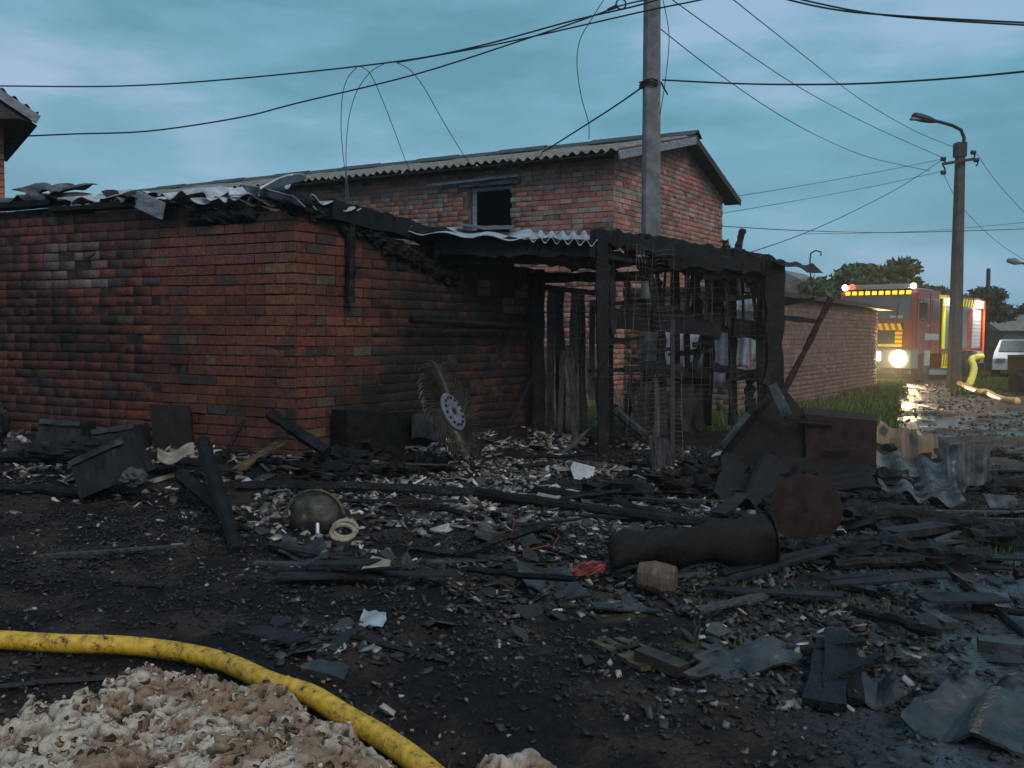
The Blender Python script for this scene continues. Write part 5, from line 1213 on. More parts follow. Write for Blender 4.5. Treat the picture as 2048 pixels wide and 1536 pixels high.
# clearly separate fragments
frag_meshes = []
for k in range(8):
    r_ = random.Random(k); n_ = r_.choice([5, 6, 7]); th = .06
    ring = [(math.cos(2 * math.pi * i / n_) * r_.uniform(.6, 1.1), math.sin(2 * math.pi * i / n_) * r_.uniform(.35, .8)) for i in range(n_)]
    wv = lambda x, y: .12 * math.sin(x * 3 + k)
    v = [(x, y, wv(x, y) + th) for x, y in ring] + [(x * 1.02, y * 1.02, wv(x, y) - th) for x, y in ring]
    me = bpy.data.meshes.new('slate_shard'); me.from_pydata(v, [], [tuple(range(n_)), tuple(range(n_, 2 * n_))[::-1]] + [(i, n_ + i, n_ + (i + 1) % n_, (i + 1) % n_) for i in range(n_)]); me.materials.append(M['frag_o']); me.update(); frag_meshes.append(me)
LM = [(x_, on(*p_)) for x_, p_ in (('the rusty plate', (345, 925)), ('the tilted black box', (215, 985)), ('the propped charred beam', (470, 1105)), ('the shed corner', (595, 930)), ('the round stained shell', (625, 1065)),
      ('the cream melted ring', (690, 1085)), ('the rake wheel', (910, 940)), ('the cream slab', (745, 1155)), ('the crumpled paper', (745, 1255)), ('the red and white rods', (1030, 1085)), ('the cage post', (1205, 960)),
      ('the grey sheet strip', (1340, 1005)), ('the red plastic', (1178, 1150)), ('the dark drum', (1400, 1165)), ('the bucket', (1320, 1195)), ('the rusty disc', (1612, 1085)), ('the thick right log', (1850, 1080)),
      ('the big grey slate at the lower right', (1500, 1355)), ('the yellow edged plank', (1320, 1345)), ('the charred board pile', (1665, 1380)), ('the bottom right slates', (1900, 1440)), ('the raw wood chip', (1565, 1312)),
      ('the yellow hose', (640, 1400)), ('the left charred logs', (90, 985)), ('the burnt cabinet', (745, 935)), ('the upright slate', (1935, 1010)), ('the slanting right plank', (1950, 1195)))]
used_labels = set()
def shard_label(x, y, s, c, f):
    n_, p_ = min(LM, key=lambda q: (q[1].x - x) ** 2 + (q[1].y - y) ** 2); dx, dy = x - p_.x, y - p_.y; d = math.hypot(dx, dy)
    rel = ('right of' if dx > 0 else 'left of') if abs(dx) > abs(dy) else ('behind' if dy > 0 else 'in front of')
    v = sum(c) / 3 * f; tone = 'pale' if v > .16 else 'grey' if v > .07 else 'dark' if v > .025 else 'black'
    hue = ' brownish' if c[0] > c[2] * 1.25 else ' bluish' if c[2] > c[0] * 1.1 else ''
    return f"{'large' if s > .11 else 'small' if s < .08 else 'middling'} {tone}{hue} shard {'close' if d < .45 else 'a step'} {rel} {n_}".replace('close right', 'just right').replace('close left', 'just left').replace('close behind', 'close behind').replace('a step right', 'a little way right').replace('a step left', 'a little way left')
def scatter_shards(n, xr, yr, dens, smin, smax, cols, label, group, seedv, name='slate_shard', cat='shard', tilt=.25):
    r_ = random.Random(seedv); k = 0; tries = 0
    while k < n and tries < 20000:
        tries += 1; x = r_.uniform(*xr); y = r_.uniform(*yr)
        if r_.random() > float(dens(np.array(x), np.array(y))): continue
        if ((x - C0.x) * outL.x + (y - C0.y) * outL.y < .12) and ((x - C0.x) * outR.x + (y - C0.y) * outR.y < .12): continue
        s = r_.uniform(smin, smax) * (1 if r_.random() < .8 else 1.5)
        c = r_.choice(cols); f_ = r_.uniform(.7, 1.3); lab_ = shard_label(x, y, s, c, f_)
        if lab_ in used_labels: continue
        used_labels.add(lab_)
        o = bpy.data.objects.new(name, r_.choice(frag_meshes)); COL.objects.link(o)
        o.location = (x, y, hz(x, y) + s * .12 + .012); o.rotation_euler = (r_.gauss(0, tilt), r_.gauss(0, tilt), r_.uniform(0, 6.28)); o.scale = (s, s, s * r_.uniform(.5, 1))
        o.color = (c[0] * f_, c[1] * f_, c[2] * f_, r_.uniform(0, .45)); tag(o, lab_, cat, group); k += 1
scatter_shards(130, (-5.5, 2.6), (6, 11), lambda x, y: band(x, y), .06, .14, pale + pale + mid, 'pale broken shard in the rubble belt at the foot of the shed', 'pale shards along the shed walls', 5)
scatter_shards(110, (-2.5, 4.2), (3.9, 8), lambda x, y: wedge(x, y), .035, .095, mid + dark, 'grey broken shard lying in the middle of the yard', 'grey shards across the yard', 6)
scatter_shards(45, (1.5, 6), (3.2, 9), lambda x, y: .7 + 0 * x, .04, .10, mid + dark, 'dark shard lying on the wet paving', 'dark shards on the paving', 8, tilt=.15)

# ---- logs, beams and planks
def log(pts, wpx, lab, name='charred_beam', cat='beam', m_='char', lift=.0, square=False, jit=.1, n=9):
    w3 = [on(x, y) for x, y in pts]; ctrl = []
    for i, p in enumerate(w3):
        rr = wpx / F * p.y / 2; z = max(p.z, hz(p.x, p.y)) + rr * .9 + lift; ctrl.append(Vector((p.x, p.y, z)))
    out_ = []; R_ = []
    for i in range(len(ctrl) - 1):
        for k in range(8): t = k / 8; c = ctrl[i].lerp(ctrl[i + 1], t); out_.append(c + Vector((0, 0, .012 * mnoise.noise(c * 4)))); R_.append(wpx / F * c.y / 2 * random.uniform(.88, 1.1))
    out_.append(ctrl[-1]); R_.append(R_[-1] * .75); R_[0] *= .8; mb = MB()
    mb.tube(out_, R_, n=5 if square else n, jit=jit); return tag(mb.build(name, M[m_]), lab, cat)
log([(-40, 925), (90, 925), (175, 935)], 24, 'short thick charred log at the left edge below the brick wall')
log([(-40, 985), (90, 988), (215, 1000)], 20, 'lower charred log at the left edge in front of the tilted box')
log([(475, 985), (700, 985), (950, 1000), (1130, 1022), (1320, 1050), (1480, 1062), (1545, 1062)], 25, 'very long charred pole lying across the middle of the yard')
log([(1070, 988), (1200, 1010), (1330, 1042), (1420, 1060)], 20, 'second charred pole slanting just behind the long one')
log([(1690, 1035), (1820, 1050), (1950, 1075), (2120, 1110)], 42, 'thick charred log at the right beside the rusty disc')
log([(1570, 1108), (1700, 1112), (1830, 1142)], 26, 'charred log lying in front of the rusty disc')
log([(1330, 1160), (1500, 1158)], 16, 'straight grey pole lying in front of the dark drum', m_='slate_grey')
log([(1880, 1135), (1950, 1195), (2050, 1275)], 16, 'narrow charred plank slanting towards the right edge', square=True)
log([(1600, 1160), (1750, 1195), (1880, 1240)], 14, 'thin charred lath on the mossy ground at the right', square=True)
log([(1985, 985), (2120, 990)], 36, 'short charred log end at the right edge below the puddle')
log([(820, 1105), (930, 1118), (1010, 1130)], 14, 'flat scorched lath in the middle of the rubble', square=True, m_='char2')
log([(560, 1290), (700, 1280), (900, 1330)], 12, 'thin scorched lath behind the yellow hose', square=True, m_='char2')
log([(0, 1385), (130, 1375), (240, 1360)], 16, 'charred lath between the yellow hose and the foam heap', square=True, m_='char2')
log([(270, 920), (330, 928), (420, 945)], 22, 'charred stick lying under the pale cloth by the wall')
def stick(x0, y0, x1, y1, wpx, D0, D1, lab, m_='char', name='charred_beam', cat='beam', jit=.12):
    p = P(x0, y0, D0); q = P(x1, y1, D1); n_ = 10; mb = MB(); r0 = wpx / F * (D0 + D1) / 4
    mb.tube([p.lerp(q, i / n_) + Vector((0, 0, .01 * mnoise.noise(Vector((i, x0, 0))))) for i in range(n_ + 1)], [r0 * random.uniform(.85, 1.1) for i in range(n_ + 1)], n=7, jit=jit); return tag(mb.build(name, M[m_]), lab, cat)
d_ = on(478, 1108).y
stick(405, 882, 476, 1105, 32, 7.6, d_, 'thick charred beam end propped up in front of the wall')
stick(362, 950, 440, 1015, 30, 7.4, 7.0, 'forked charred branch crossing the propped beam')
stick(540, 828, 655, 905, 26, 8.45, 8.2, 'charred round beam leaning against the shed corner')
stick(487, 842, 447, 915, 9, 8.9, 8.5, 'thin burnt lath leaning on the brick wall left of the corner')
stick(1210, 830, 1100, 930, 9, 11, 9.8, 'thin grey lath leaning down from the cage post', 'greyboard', 'lath', 'lath')
stick(1232, 822, 1290, 870, 18, 11.2, 10.6, 'pale board slanting down inside the cage', 'greyboard', 'lath', 'lath')
M['oldyel'] = mat('scorched_yellow_board', (.022, .016, .010), (.12, .09, .04), scale=14, rough=.7, c3=(.22, .17, .08))
M['halfburnt'] = mat('half_burnt_wood', (.012, .010, .009), (.045, .032, .02), scale=16, rough=.7, c3=(.22, .16, .07), stretch=(1, 1, 3))
M['cream'] = mat('pale_plank', (.13, .11, .08), (.34, .30, .23), scale=8, rough=.8)
def plank(x0, y0, x1, y1, wpx, thick, lab, m_='char2', lift0=0, lift1=0, name='plank', cat='plank', jit=.06):
    p = on(x0, y0); q = on(x1, y1); p = p + Vector((0, 0, thick / 2 + .01 + lift0)); q = q + Vector((0, 0, thick / 2 + .01 + lift1)); mb = MB()
    wd = wpx / F * (p.y + q.y) / 2; mb.beam(p, q, wd, thick, seg=6, jit=jit); return tag(mb.build(name, M[m_]), lab, cat)
plank(445, 962, 560, 915, 26, .02, 'yellowish scorched board slanting up towards the wall', 'oldyel', .0, .12)
plank(300, 968, 385, 942, 22, .015, 'cream split board lying left of the propped beam', 'cream')
plank(112, 925, 150, 922, 14, .02, 'small cream wood block lying on the left charred log', 'cream', .05, .05)
plank(1775, 1092, 1890, 1078, 46, .05, 'dark plank with a pale sawn edge right of the rusty disc', 'char2', .05, .06)
plank(1700, 1112, 1960, 1095, 16, .02, 'long thin plank edge at the right above the mossy patch', 'slate_grey', .02, .04)
plank(1200, 1290, 1300, 1345, 45, .02, 'burnt plank with split yellow edge at the lower right, left one', 'oldyel')
plank(1280, 1330, 1368, 1358, 40, .05, 'burnt plank end with raw yellow edge on the wet paving', 'halfburnt', .02, .0)
plank(1235, 1285, 1330, 1320, 20, .015, 'narrow burnt lath lying behind the split plank', 'oldyel')
plank(1545, 1305, 1590, 1322, 22, .015, 'bright raw wood chip lying on the wet paving', 'cream')
plank(1955, 1300, 2060, 1312, 42, .05, 'grey board end at the right edge on the wet paving', 'slate_grey')
plank(1140, 1010, 1165, 1035, 8, .01, 'thin pale stick poking up in the rubble', 'cream', .05, 0)
plank(500, 1268, 600, 1290, 60, .02, 'dark flat board lying behind the yellow hose', 'char2')
plank(850, 1130, 1030, 1118, 28, .012, 'flat dark board in the rubble left of the red wires', 'slate_grey')
plank(1850, 1230, 1905, 1260, 30, .03, 'short wet board on the right paving', 'slate_grey')
rk = random.Random(21); used_sticks = set()
def stick_label(kind, x, y, L_):
    n_, p_ = min(LM0, key=lambda q: (q[1].x - x) ** 2 + (q[1].y - y) ** 2); dx, dy = x - p_.x, y - p_.y
    rel = ('right of' if dx > 0 else 'left of') if abs(dx) > abs(dy) else ('behind' if dy > 0 else 'in front of')
    return f"{'long' if L_ > .8 else 'short' if L_ < .45 else 'medium length'} {kind} {rel} {n_}"
LM0 = [(x_, on(*p_)) for x_, p_ in (('the rusty disc', (1612, 1085)), ('the thick right log', (1850, 1080)), ('the dark drum', (1400, 1165)), ('the rusty box', (1680, 940)), ('the peaked metal hood', (1520, 950)), ('the upright slate', (1935, 1010)),
      ('the slanting right plank', (1950, 1195)), ('the cage post', (1205, 960)), ('the red and white rods', (1030, 1085)), ('the big slate at the lower right', (1500, 1355)), ('the charred board pile', (1665, 1380)), ('the rake wheel', (910, 940)),
      ('the round stained shell', (625, 1065)), ('the tilted black box', (215, 985)), ('the propped charred beam', (470, 1105)), ('the bucket', (1320, 1195)))]
kinds = (('charred stick', 'char', 0), ('scorched lath', 'char2', 1), ('burnt board', 'char2', 2), ('ashen lath', 'greyboard', 1))
cnt = 0
while cnt < 64:
    zone = rk.random()
    if zone < .5: x, y = rk.uniform(1380, 2040), rk.uniform(900, 1260)
    elif zone < .75: x, y = rk.uniform(1000, 1500), rk.uniform(880, 1120)
    else: x, y = rk.uniform(60, 1100), rk.uniform(930, 1180)
    p = on(x, y); L_ = rk.uniform(.3, 1.1); a = rk.gauss(.15, .6); kd, mk, sh = rk.choice(kinds); lb = stick_label(kd, p.x, p.y, L_)
    if lb in used_sticks: 
        cnt += .05; continue
    used_sticks.add(lb); q = p + Vector((math.cos(a) * L_, -math.sin(a) * L_ * .8, 0)); q.z = hz(q.x, q.y)
    wd = rk.uniform(.025, .07); up_z = Vector((0, 0, wd * .5 + rk.uniform(0, .05))); q_ = q + up_z + Vector((0, 0, rk.uniform(-.02, .10))); mb = MB()
    if sh == 0: mb.tube([(p + up_z).lerp(q_, i / 8) + Vector((0, 0, .02 * mnoise.noise(Vector((i * .6, x, 0))))) for i in range(9)], [wd / 2 * rk.uniform(.7, 1.15) for i in range(9)], n=7, jit=.15)
    else: mb.beam(p + up_z, q_, wd * (1.3 if sh == 1 else 2.4), .014, seg=6, jit=.18)
    tag(mb.build(kd.split()[1] if sh else 'charred_stick', M[mk]), lb, kd.split()[1], 'burnt timber strewn over the yard'); cnt += 1
# big slabs of slate
def slab(pts, lab, m_='slate_grey', thick=.012, amp=.03, waves=0, lift=.03, jag=.04, name='slate_sheet', cat='slate sheet', dz=None):
    q = [on(x, y) + Vector((0, 0, lift + (dz[i] if dz else 0))) for i, (x, y) in enumerate(pts)]
    a_, b_, c_, d__ = q; nrm = (b_ - a_).cross(d__ - a_).normalized(); nrm = nrm if nrm.z > 0 else -nrm; mb = MB(); sv = pts[0][0] * .1
    def fn(i, j):
        ii = i + jag * (float(vn(j * 6 + sv, 2)) - .5) * (abs(2 * i - 1)) * 2; jj = j + jag * (float(vn(i * 7 + sv, 6)) - .5) * abs(2 * j - 1) * 2
        return a_.lerp(b_, ii).lerp(d__.lerp(c_, ii), jj) + nrm * (amp * math.cos(2 * math.pi * waves * i) if waves else amp * (float(vn(i * 3 + sv, j * 3)) - .5))
    mb.grid(fn, max(8, int(waves * 8)), 8, thick=-nrm * thick); return tag(mb.build(name, M[m_]), lab, cat)
slab([(720, 1150), (765, 1170), (782, 1140), (745, 1130)], 'cream rectangular slab lying in the middle of the yard', 'cream', .03, .005, dz=[0, 0, .03, .03], jag=.02)
slab([(715, 1258), (762, 1268), (775, 1240), (730, 1232)], 'crumpled white paper lying on the black ground', 'white', .004, .03, jag=.07, name='paper', cat='paper')
slab([(1375, 1375), (1610, 1352), (1560, 1318), (1400, 1335)], 'large grey slate sheet with a pale edge at the lower right', 'slate_grey', .015, .028, 1.3, jag=.12, dz=[.0, .03, .07, .06])
for k, (x0, y0, x1, y1, w_, lb) in enumerate(((1630, 1425, 1650, 1312, 40, 'leftmost charred board of the pile by the paving edge'), (1668, 1432, 1672, 1306, 46, 'middle charred board of the pile by the paving edge'), (1712, 1420, 1690, 1330, 36, 'rightmost charred board of the pile by the paving edge'), (1600, 1330, 1730, 1342, 30, 'charred board lying across the pile by the paving edge'), (1640, 1400, 1760, 1385, 24, 'short charred board across the front of the pile by the paving edge'))):
    plank(x0, y0, x1, y1, w_, .03, lb, 'char', .01 + .03 * (k > 2), .05 + .02 * k, name='charred_board', cat='board', jit=.16)
slab([(1700, 1410), (1800, 1430), (1790, 1380), (1720, 1370)], 'curled slate sheet right of the charred board pile', 'slate_grey', .012, .03, 1, jag=.12, dz=[0, .03, .05, 0])
slab([(1800, 1470), (2050, 1530), (2060, 1450), (1880, 1420)], 'curved slate sheet at the bottom right corner', 'slate_grey', .014, .032, 1.5, jag=.10, dz=[0, .02, .08, .06])
slab([(1880, 1450), (2060, 1440), (2030, 1390), (1920, 1395)], 'broken slate sheet behind the curved one at the bottom right', 'slate_burnt', .012, .03, 1, jag=.12, dz=[0, .02, .05, .03])
slab([(1740, 930), (1985, 985), (1960, 925), (1760, 868)], 'long corrugated sheet sliding down at the right of the rusty box', 'rustdark', .01, .035, 3.2, lift=.08, dz=[.0, 0, .06, .10])
slab([(1760, 1000), (1930, 1030), (1900, 960), (1745, 935)], 'dark corrugated sheet below the long one at the right', 'slate_burnt', .01, .035, 3, lift=.08, dz=[0, 0, .1, .1])
slab([(1430, 1010), (1560, 1045), (1620, 960), (1450, 950)], 'dark corrugated sheet with white tips left of the rusty disc', 'rustdark', .01, .06, 2, lift=.06, dz=[0, .0, .12, .10])
slab([(1500, 985), (1760, 1000), (1740, 975), (1560, 945)], 'dark sheet spread behind the rusty disc', 'rustdark', .01, .04, 1, lift=.08, dz=[0, 0, .08, .12])
slab([(1050, 1190), (1180, 1212), (1130, 1150), (1030, 1140)], 'dark slate sheet in the rubble left of the brown bucket', 'slate_grey', .012, .03, 1)
slab([(950, 1090), (1080, 1100), (1060, 1070), (960, 1065)], 'small dark slate sheet left of the red wires', 'slate_grey', .012, .03, 1)
slab([(600, 1350), (690, 1372), (700, 1345), (640, 1330)], 'grey flat stone lying behind the yellow hose', 'slate_grey', .03, .02)
slab([(560, 1120), (660, 1135), (650, 1090), (570, 1085)], 'grey slate piece below the burnt lamp housing', 'slate_grey', .012, .03, 1)
slab([(760, 1125), (830, 1145), (815, 1120), (775, 1112)], 'blue grey glossy sheet behind the cream slab', 'tglass', .01, .03, 1)
slab([(1580, 1215), (1700, 1180), (1650, 1150), (1590, 1160)], 'flat dark sheet below the charred log at the right', 'rustdark', .012, .03)
slab([(1190, 1228), (1320, 1235), (1280, 1215), (1180, 1215)], 'thin grey slate strip below the red plastic', 'slate_grey', .01, .02)
slab([(1780, 880), (1850, 890), (1830, 850), (1760, 848)], 'grey slate piece at the near edge of the puddle', 'slate_burnt', .01, .03, 1)
slab([(1965, 1005), (2010, 1045), (2060, 1040), (2030, 1010)], 'pale slate piece at the right edge above the thick log', 'slate_burnt', .012, .05, 1)
slab([(20, 925), (110, 935), (100, 905), (10, 900)], 'grey sheet lying under the left charred log', 'slate_grey', .012, .04, 1, lift=.08)
# upright big slate at the right
mb = MB(); D_ = 8.6
def fn(i, j):
    l_ = P(1896, 890, D_).lerp(P(1905, 1000, D_ - .2), j); r_ = P(1988, 885, D_ + .1).lerp(P(1970, 1005, D_ - .1), j)
    return l_.lerp(r_, i) + Vector((0, .05 * math.cos(i * 12), 0)) + Vector((0, 0, .05 * (float(vn(i * 6, 3)) - .5) * (1 - j)))
mb.grid(fn, 16, 6, thick=(0, .012, 0)); tag(mb.build('slate_sheet', M['slate_burnt']), 'upright wavy slate sheet standing in the debris at the right', 'slate sheet')

# ---- rusty boxes, disc, drum
rh = random.Random(77)
for (xa, xb, ya, yb, n_, lb) in ((1230, 1440, 930, 1010, 12, 'low black heap of burnt remains between the cage post and the metal hood'), (1420, 1760, 960, 1050, 14, 'black burnt heap that the metal hood and the rusty box sit in'), (1760, 2040, 905, 1010, 12, 'black burnt heap around the upright slate at the right'), (1560, 1980, 1060, 1130, 10, 'charred crumbled heap along the thick right log'), (640, 900, 905, 960, 10, 'charred heap at the foot of the sooty side wall')):
    mb = MB()
    for k in range(n_): 
        p_ = on(rh.uniform(xa, xb), rh.uniform(ya, yb)); clod(mb, p_ + Vector((0, 0, .02)), rh.uniform(.09, .22), 1.5, 1, .5, seedv=k * 6.1 + xa, n=12, amp=.75, freq=3.6)
    tag(mb.build('burnt_heap', M['char']), lb, 'heap', kind='stuff')
def quadbox(front, depth, lab, m_='rust', name='metal_box', cat='metal box'):
    mb = MB(); mb.prism(front, (0, 0, 0), depth); return tag(mb.build(name, M[m_]), lab, cat)
D_ = 9.0
quadbox([P(1420, 960, D_), P(1620, 960, D_), P(1612, 830, D_ + .1), P(1574, 782, D_ + .3), P(1555, 786, D_ + .3), P(1500, 830, D_ + .1)], (.05, .35, 0), 'dark burnt metal hood with a peaked top in the debris', 'rustdark')
quadbox([P(1612, 925, D_), P(1752, 945, D_), P(1754, 842, D_), P(1610, 828, D_)], (.12, .5, .03), 'brown rusty rectangular box right of the peaked metal hood', 'rust')
for k, (x, y, D_, w_, h_, r0_) in enumerate(((1560, 800, 8.95, .10, .34, -28), (1620, 842, 8.95, .5, .03, 3), (1470, 860, 8.9, .06, .40, 38), (1680, 900, 8.92, .3, .02, -4))):
    mb = MB(); mb.box(P(x, y, D_), (w_, .02, h_), Matrix.Rotation(R(r0_), 3, 'Y'), jit=.012); tag(mb.build('bent_strip', M['rust' if k % 2 else 'slate_grey']), ('bent pale strip on the peak of the metal hood', 'thin rust strip along the top of the rusty box', 'bent strip down the left slope of the metal hood', 'thin seam strip across the face of the rusty box')[k], 'metal strip')
dc = P(1612, 1018, 6.25); disc = thing('rusty_disc', dc - Vector((0, 0, .23)), 'round brown rusty disc standing upright in the debris', 'disc')
mb = MB(); nrm = Vector((-.15, -1, .12)).normalized(); ax1 = nrm.cross(Vector((0, 0, 1))).normalized(); ax2 = ax1.cross(nrm); RD = .238
ringp = [[dc + (ax1 * math.cos(a) + ax2 * math.sin(a)) * rr + nrm * off for a in np.linspace(0, 2 * math.pi, 49)[:-1]] for rr, off in ((RD, 0), (RD, .012), (RD * .8, .016), (RD * .10, .02), (RD * .06, .02))]
vs = [p for r_ in ringp for p in r_]; mb.add(vs, [(a * 48 + k, a * 48 + (k + 1) % 48, (a + 1) * 48 + (k + 1) % 48, (a + 1) * 48 + k) for a in range(4) for k in range(48)] + [tuple(range(48))]); mb.build('plate', M['rust'], disc)
mb = MB(); mb.tube([dc + nrm * .02, dc + nrm * .028], .017, n=14); mb.build('hub_hole', M['void'], disc)  # black disc painted for the darkness of the hole
# drum lying on its side
dr0 = on(1225, 1172) ; dr1 = on(1545, 1150)
rD = .142; dr0 = dr0 + Vector((0, rD * .6, rD + .03)); dr1 = dr1 + Vector((0, rD * .5, rD * 1.15 + .05))
drum = thing('burnt_drum', (dr0 + dr1) / 2 - Vector((0, 0, rD)), 'dark burnt drum lying on its side under the long charred pole', 'drum')
mb = MB(); n_ = 26; mb.tube([dr0.lerp(dr1, i / n_) for i in range(n_ + 1)], [rD * lerp(.72, 1.02, i / n_) * (1.06 if i in (8, 17) else 1) for i in range(n_ + 1)], n=28, jit=0)
mb.v = [tuple(Vector(p) + Vector((.3, .6, 1)) * .05 * mnoise.noise(Vector(p) * 5) + Vector((0, 0, 1)) * .015 * mnoise.noise(Vector(p) * 22)) for p in mb.v]; mb.build('drum_body', M['rustdark'], drum, smooth_=True)
mb = MB(); ax = (dr1 - dr0).normalized(); mb.tube([dr1, dr1 + ax * .012], rD * 1.1, n=28); mb.build('rim', M['char'], drum)
# brown bucket
bk = on(1320, 1195) + Vector((0, .05, .09)); mb = MB()
mb.tube([bk + Vector((-.11, .02, .02)), bk + Vector((-.04, .0, .02)), bk + Vector((.03, -.02, .0)), bk + Vector((.09, -.04, 0))], [.075, .09, .095, .085], n=16, jit=.05)
M['brown'] = mat('scorched_bucket', (.05, .03, .02), (.14, .09, .06), scale=14, rough=.7, stretch=(6, 1, 1)); tag(mb.build('bucket', M['brown']), 'scorched brown bucket lying on its side below the drum', 'bucket')
# red plastic
M['redp'] = mat('melted_red_plastic', (.07, .015, .012), (.24, .05, .035), scale=16, rough=.5)
rp = on(1178, 1158) + Vector((0, 0, .03)); mb = MB()
for k in range(7):
    a = k * .9; mb.tube([rp + Vector((.10 * math.cos(a + t), .05 * math.sin(a + t), .03 + .03 * math.sin(2 * t + k))) for t in np.linspace(0, 2.2, 7)], .013, n=6, jit=.3)
tag(mb.build('melted_plastic', M['redp']), 'melted red plastic tangle left of the drum', 'plastic')
# red wires
rw = [((945, 1040), (960, 1075), (990, 1090), (1010, 1078)), ((1000, 1072), (1040, 1085), (1080, 1060)), ((1085, 1062), (1118, 1082), (1105, 1108)), ((1030, 1090), (1060, 1112), (1100, 1112)), ((1022, 1040), (1028, 1062), (1024, 1085)), ((960, 1085), (1010, 1100), (1050, 1080))]
mb = MB()
for q in rw: mb.tube([on(x, y) + Vector((0, 0, .03 + .05 * random.random())) for x, y in q], .005, n=5)
tag(mb.build('bent_rods', M['redp']), 'bent thin red and white metal rods in the rubble', 'rods')
# cream tube loop
mb = MB(); c = on(690, 1080) + Vector((0, 0, .06)); mb.tube([c + Vector((.085 * math.cos(a), .03 * math.sin(a), .055 * math.sin(a) + .02)) for a in np.linspace(0, 2 * math.pi, 17)], .017, n=8, cap=False); mb.tube([c + Vector((.085 * math.cos(a) - .01, .03 * math.sin(a) - .03, .05 * math.sin(a) - .0)) for a in np.linspace(0, 2 * math.pi, 17)], .016, n=8, cap=False)
tag(mb.build('melted_ring', M['cream']), 'cream melted plastic ring lying below the burnt lamp housing', 'plastic ring')
# dome (burnt lamp housing / helmet like shell)
M['amberglass'] = mat('stained_shell', (.012, .012, .012), (.05, .045, .032), scale=13, rough=.5, c3=(.26, .21, .10))
dm = on(625, 1070) + Vector((0, .12, .0)); mb = MB(); clod(mb, dm + Vector((0, 0, .12)), .20, 1, .8, .9, seedv=4, n=16, amp=.1, freq=2.5); hs = mb.build('lamp_housing', M['amberglass'], smooth_=True); tag(hs, 'round stained shell like a burnt lamp housing in the rubble', 'lamp housing')
mb = MB(); mb.tube([dm + Vector((.215 * math.cos(a), -.04, .12 + .20 * math.sin(a))) for a in np.linspace(.1, math.pi - .1, 14)], .012, n=6); mb.build('rim', M['oldyel'], hs)
mb = MB(); mb.tube([dm + Vector((.05, -.18, .10)), dm + Vector((.07, -.26, -.06))], .014, n=6); mb.build('stem', M['tin'], hs)
# burnt boxes along the wall
def crate(x0, x1, y0, y1, D, tilt, lab, m_='char2', depth=.35, name='burnt_box'):
    a_ = P(x0, y1, D); b_ = P(x1, y1, D); c_ = P(x1 - 6, y0, D + .05); d_ = P(x0 + 8, y0 + 4, D + .05); cen = (a_ + c_) / 2
    rot = Matrix.Rotation(R(tilt), 3, 'Y'); q = [cen + rot @ (p - cen) for p in (a_, b_, c_, d_)]
    o = thing(name, (a_ + b_) / 2, lab, 'box'); mb = MB()
    n_ = 5
    mb.grid(lambda i, j: q[0].lerp(q[1], i).lerp(q[3].lerp(q[2], i), j) + Vector((0, .03 * (float(vn(i * 4 + x0, j * 4)) - .5), 0)), n_, n_, thick=(0, depth, 0)); mb.build('case', M[m_], o)
    mb = MB(); mb.beam(q[3] + Vector((0, -.015, 0)), q[2] + Vector((0, -.015, 0)), .03, .05, seg=5, jit=.2); mb.build('rim', M['slate_grey'], o); return o
crate(70, 165, 842, 900, 9.4, 6, 'charred box standing against the wall, leftmost of the two')
crate(178, 276, 856, 905, 8.9, -5, 'charred box with a pale cracked rim standing left of the rusty plate')
crate(140, 270, 900, 978, 7.5, -22, 'big charred box lying tilted in front of the wall')
clb = MB(); clod(clb, P(268, 955, 7.4), .09, 1.2, 1, .8, seedv=3); tag(clb.build('burnt_lump', M['slate_grey']), 'grey burnt lump leaning on the tilted box', 'lump')
clb = MB(); clod(clb, P(-5, 850, 9.8), .13, .8, 1, 1.6, seedv=9); tag(clb.build('burnt_lump', M['char2']), 'dark burnt lump at the left edge by the wall', 'lump')
clb = MB(); clod(clb, P(180, 900, 8.4), .18, 1.8, 1, .6, seedv=12); clod(clb, P(100, 905, 8.3), .15, 1.8, 1, .5, seedv=15); tag(clb.build('burnt_heap', M['char']), 'low black burnt heap between the boxes and the left log', 'heap')
mb = MB(); a_ = P(303, 905, 9.2); mb.prism([P(300, 808, 9.3), P(378, 812, 9.3), P(384, 830, 9.3), P(388, 912, 9.05), P(308, 912, 9.05)], (0, 0, 0), (0, .015, 0)); tag(mb.build('metal_plate', M['rustdark']), 'dark rusty metal plate leaning against the front wall', 'metal plate')
mb = MB(); mb.grid(lambda i, j: P(lerp(315, 388, i), 897 + 10 * math.sin(i * 5) + lerp(0, 22, j), lerp(8.3, 8.0, j)), 12, 4, thick=(0, 0, .01)); tag(mb.build('burnt_cloth', M['cream']), 'pale crumpled cloth lying under the rusty plate', 'cloth')
# burnt cabinet and heap at the foot of the side wall
q = [pos_side(652, 800) + outR * .12, pos_side(800, 790) + outR * .12]
mb = MB(); a_ = pos_side(655, 905) + outR * .3; b_ = pos_side(830, 905) + outR * .35; up2 = Vector((0, 0, .50))
mb.grid(lambda i, j: a_.lerp(b_, i) + up2 * j * (1 - .25 * float(vn(i * 5, 1))) - outR * .02, 10, 5, thick=-outR * .22); tag(mb.build('burnt_cabinet', M['char']), 'black burnt cabinet slumped against the side wall of the shed', 'cabinet')
mb = MB(); mb.grid(lambda i, j: pos_side(lerp(765, 830, i), lerp(872, 825, j)) + outR * .42 + Vector((0, 0, .02 * math.sin(i * 6))), 6, 4, thick=(0, .01, 0)); tag(mb.build('tin_panel', M['slate_grey']), 'grey blue panel standing before the burnt cabinet', 'panel')
stick(822, 640, 1062, 655, 14, 9.9, 11.6, 'charred rail running along the sooty side wall', 'char')
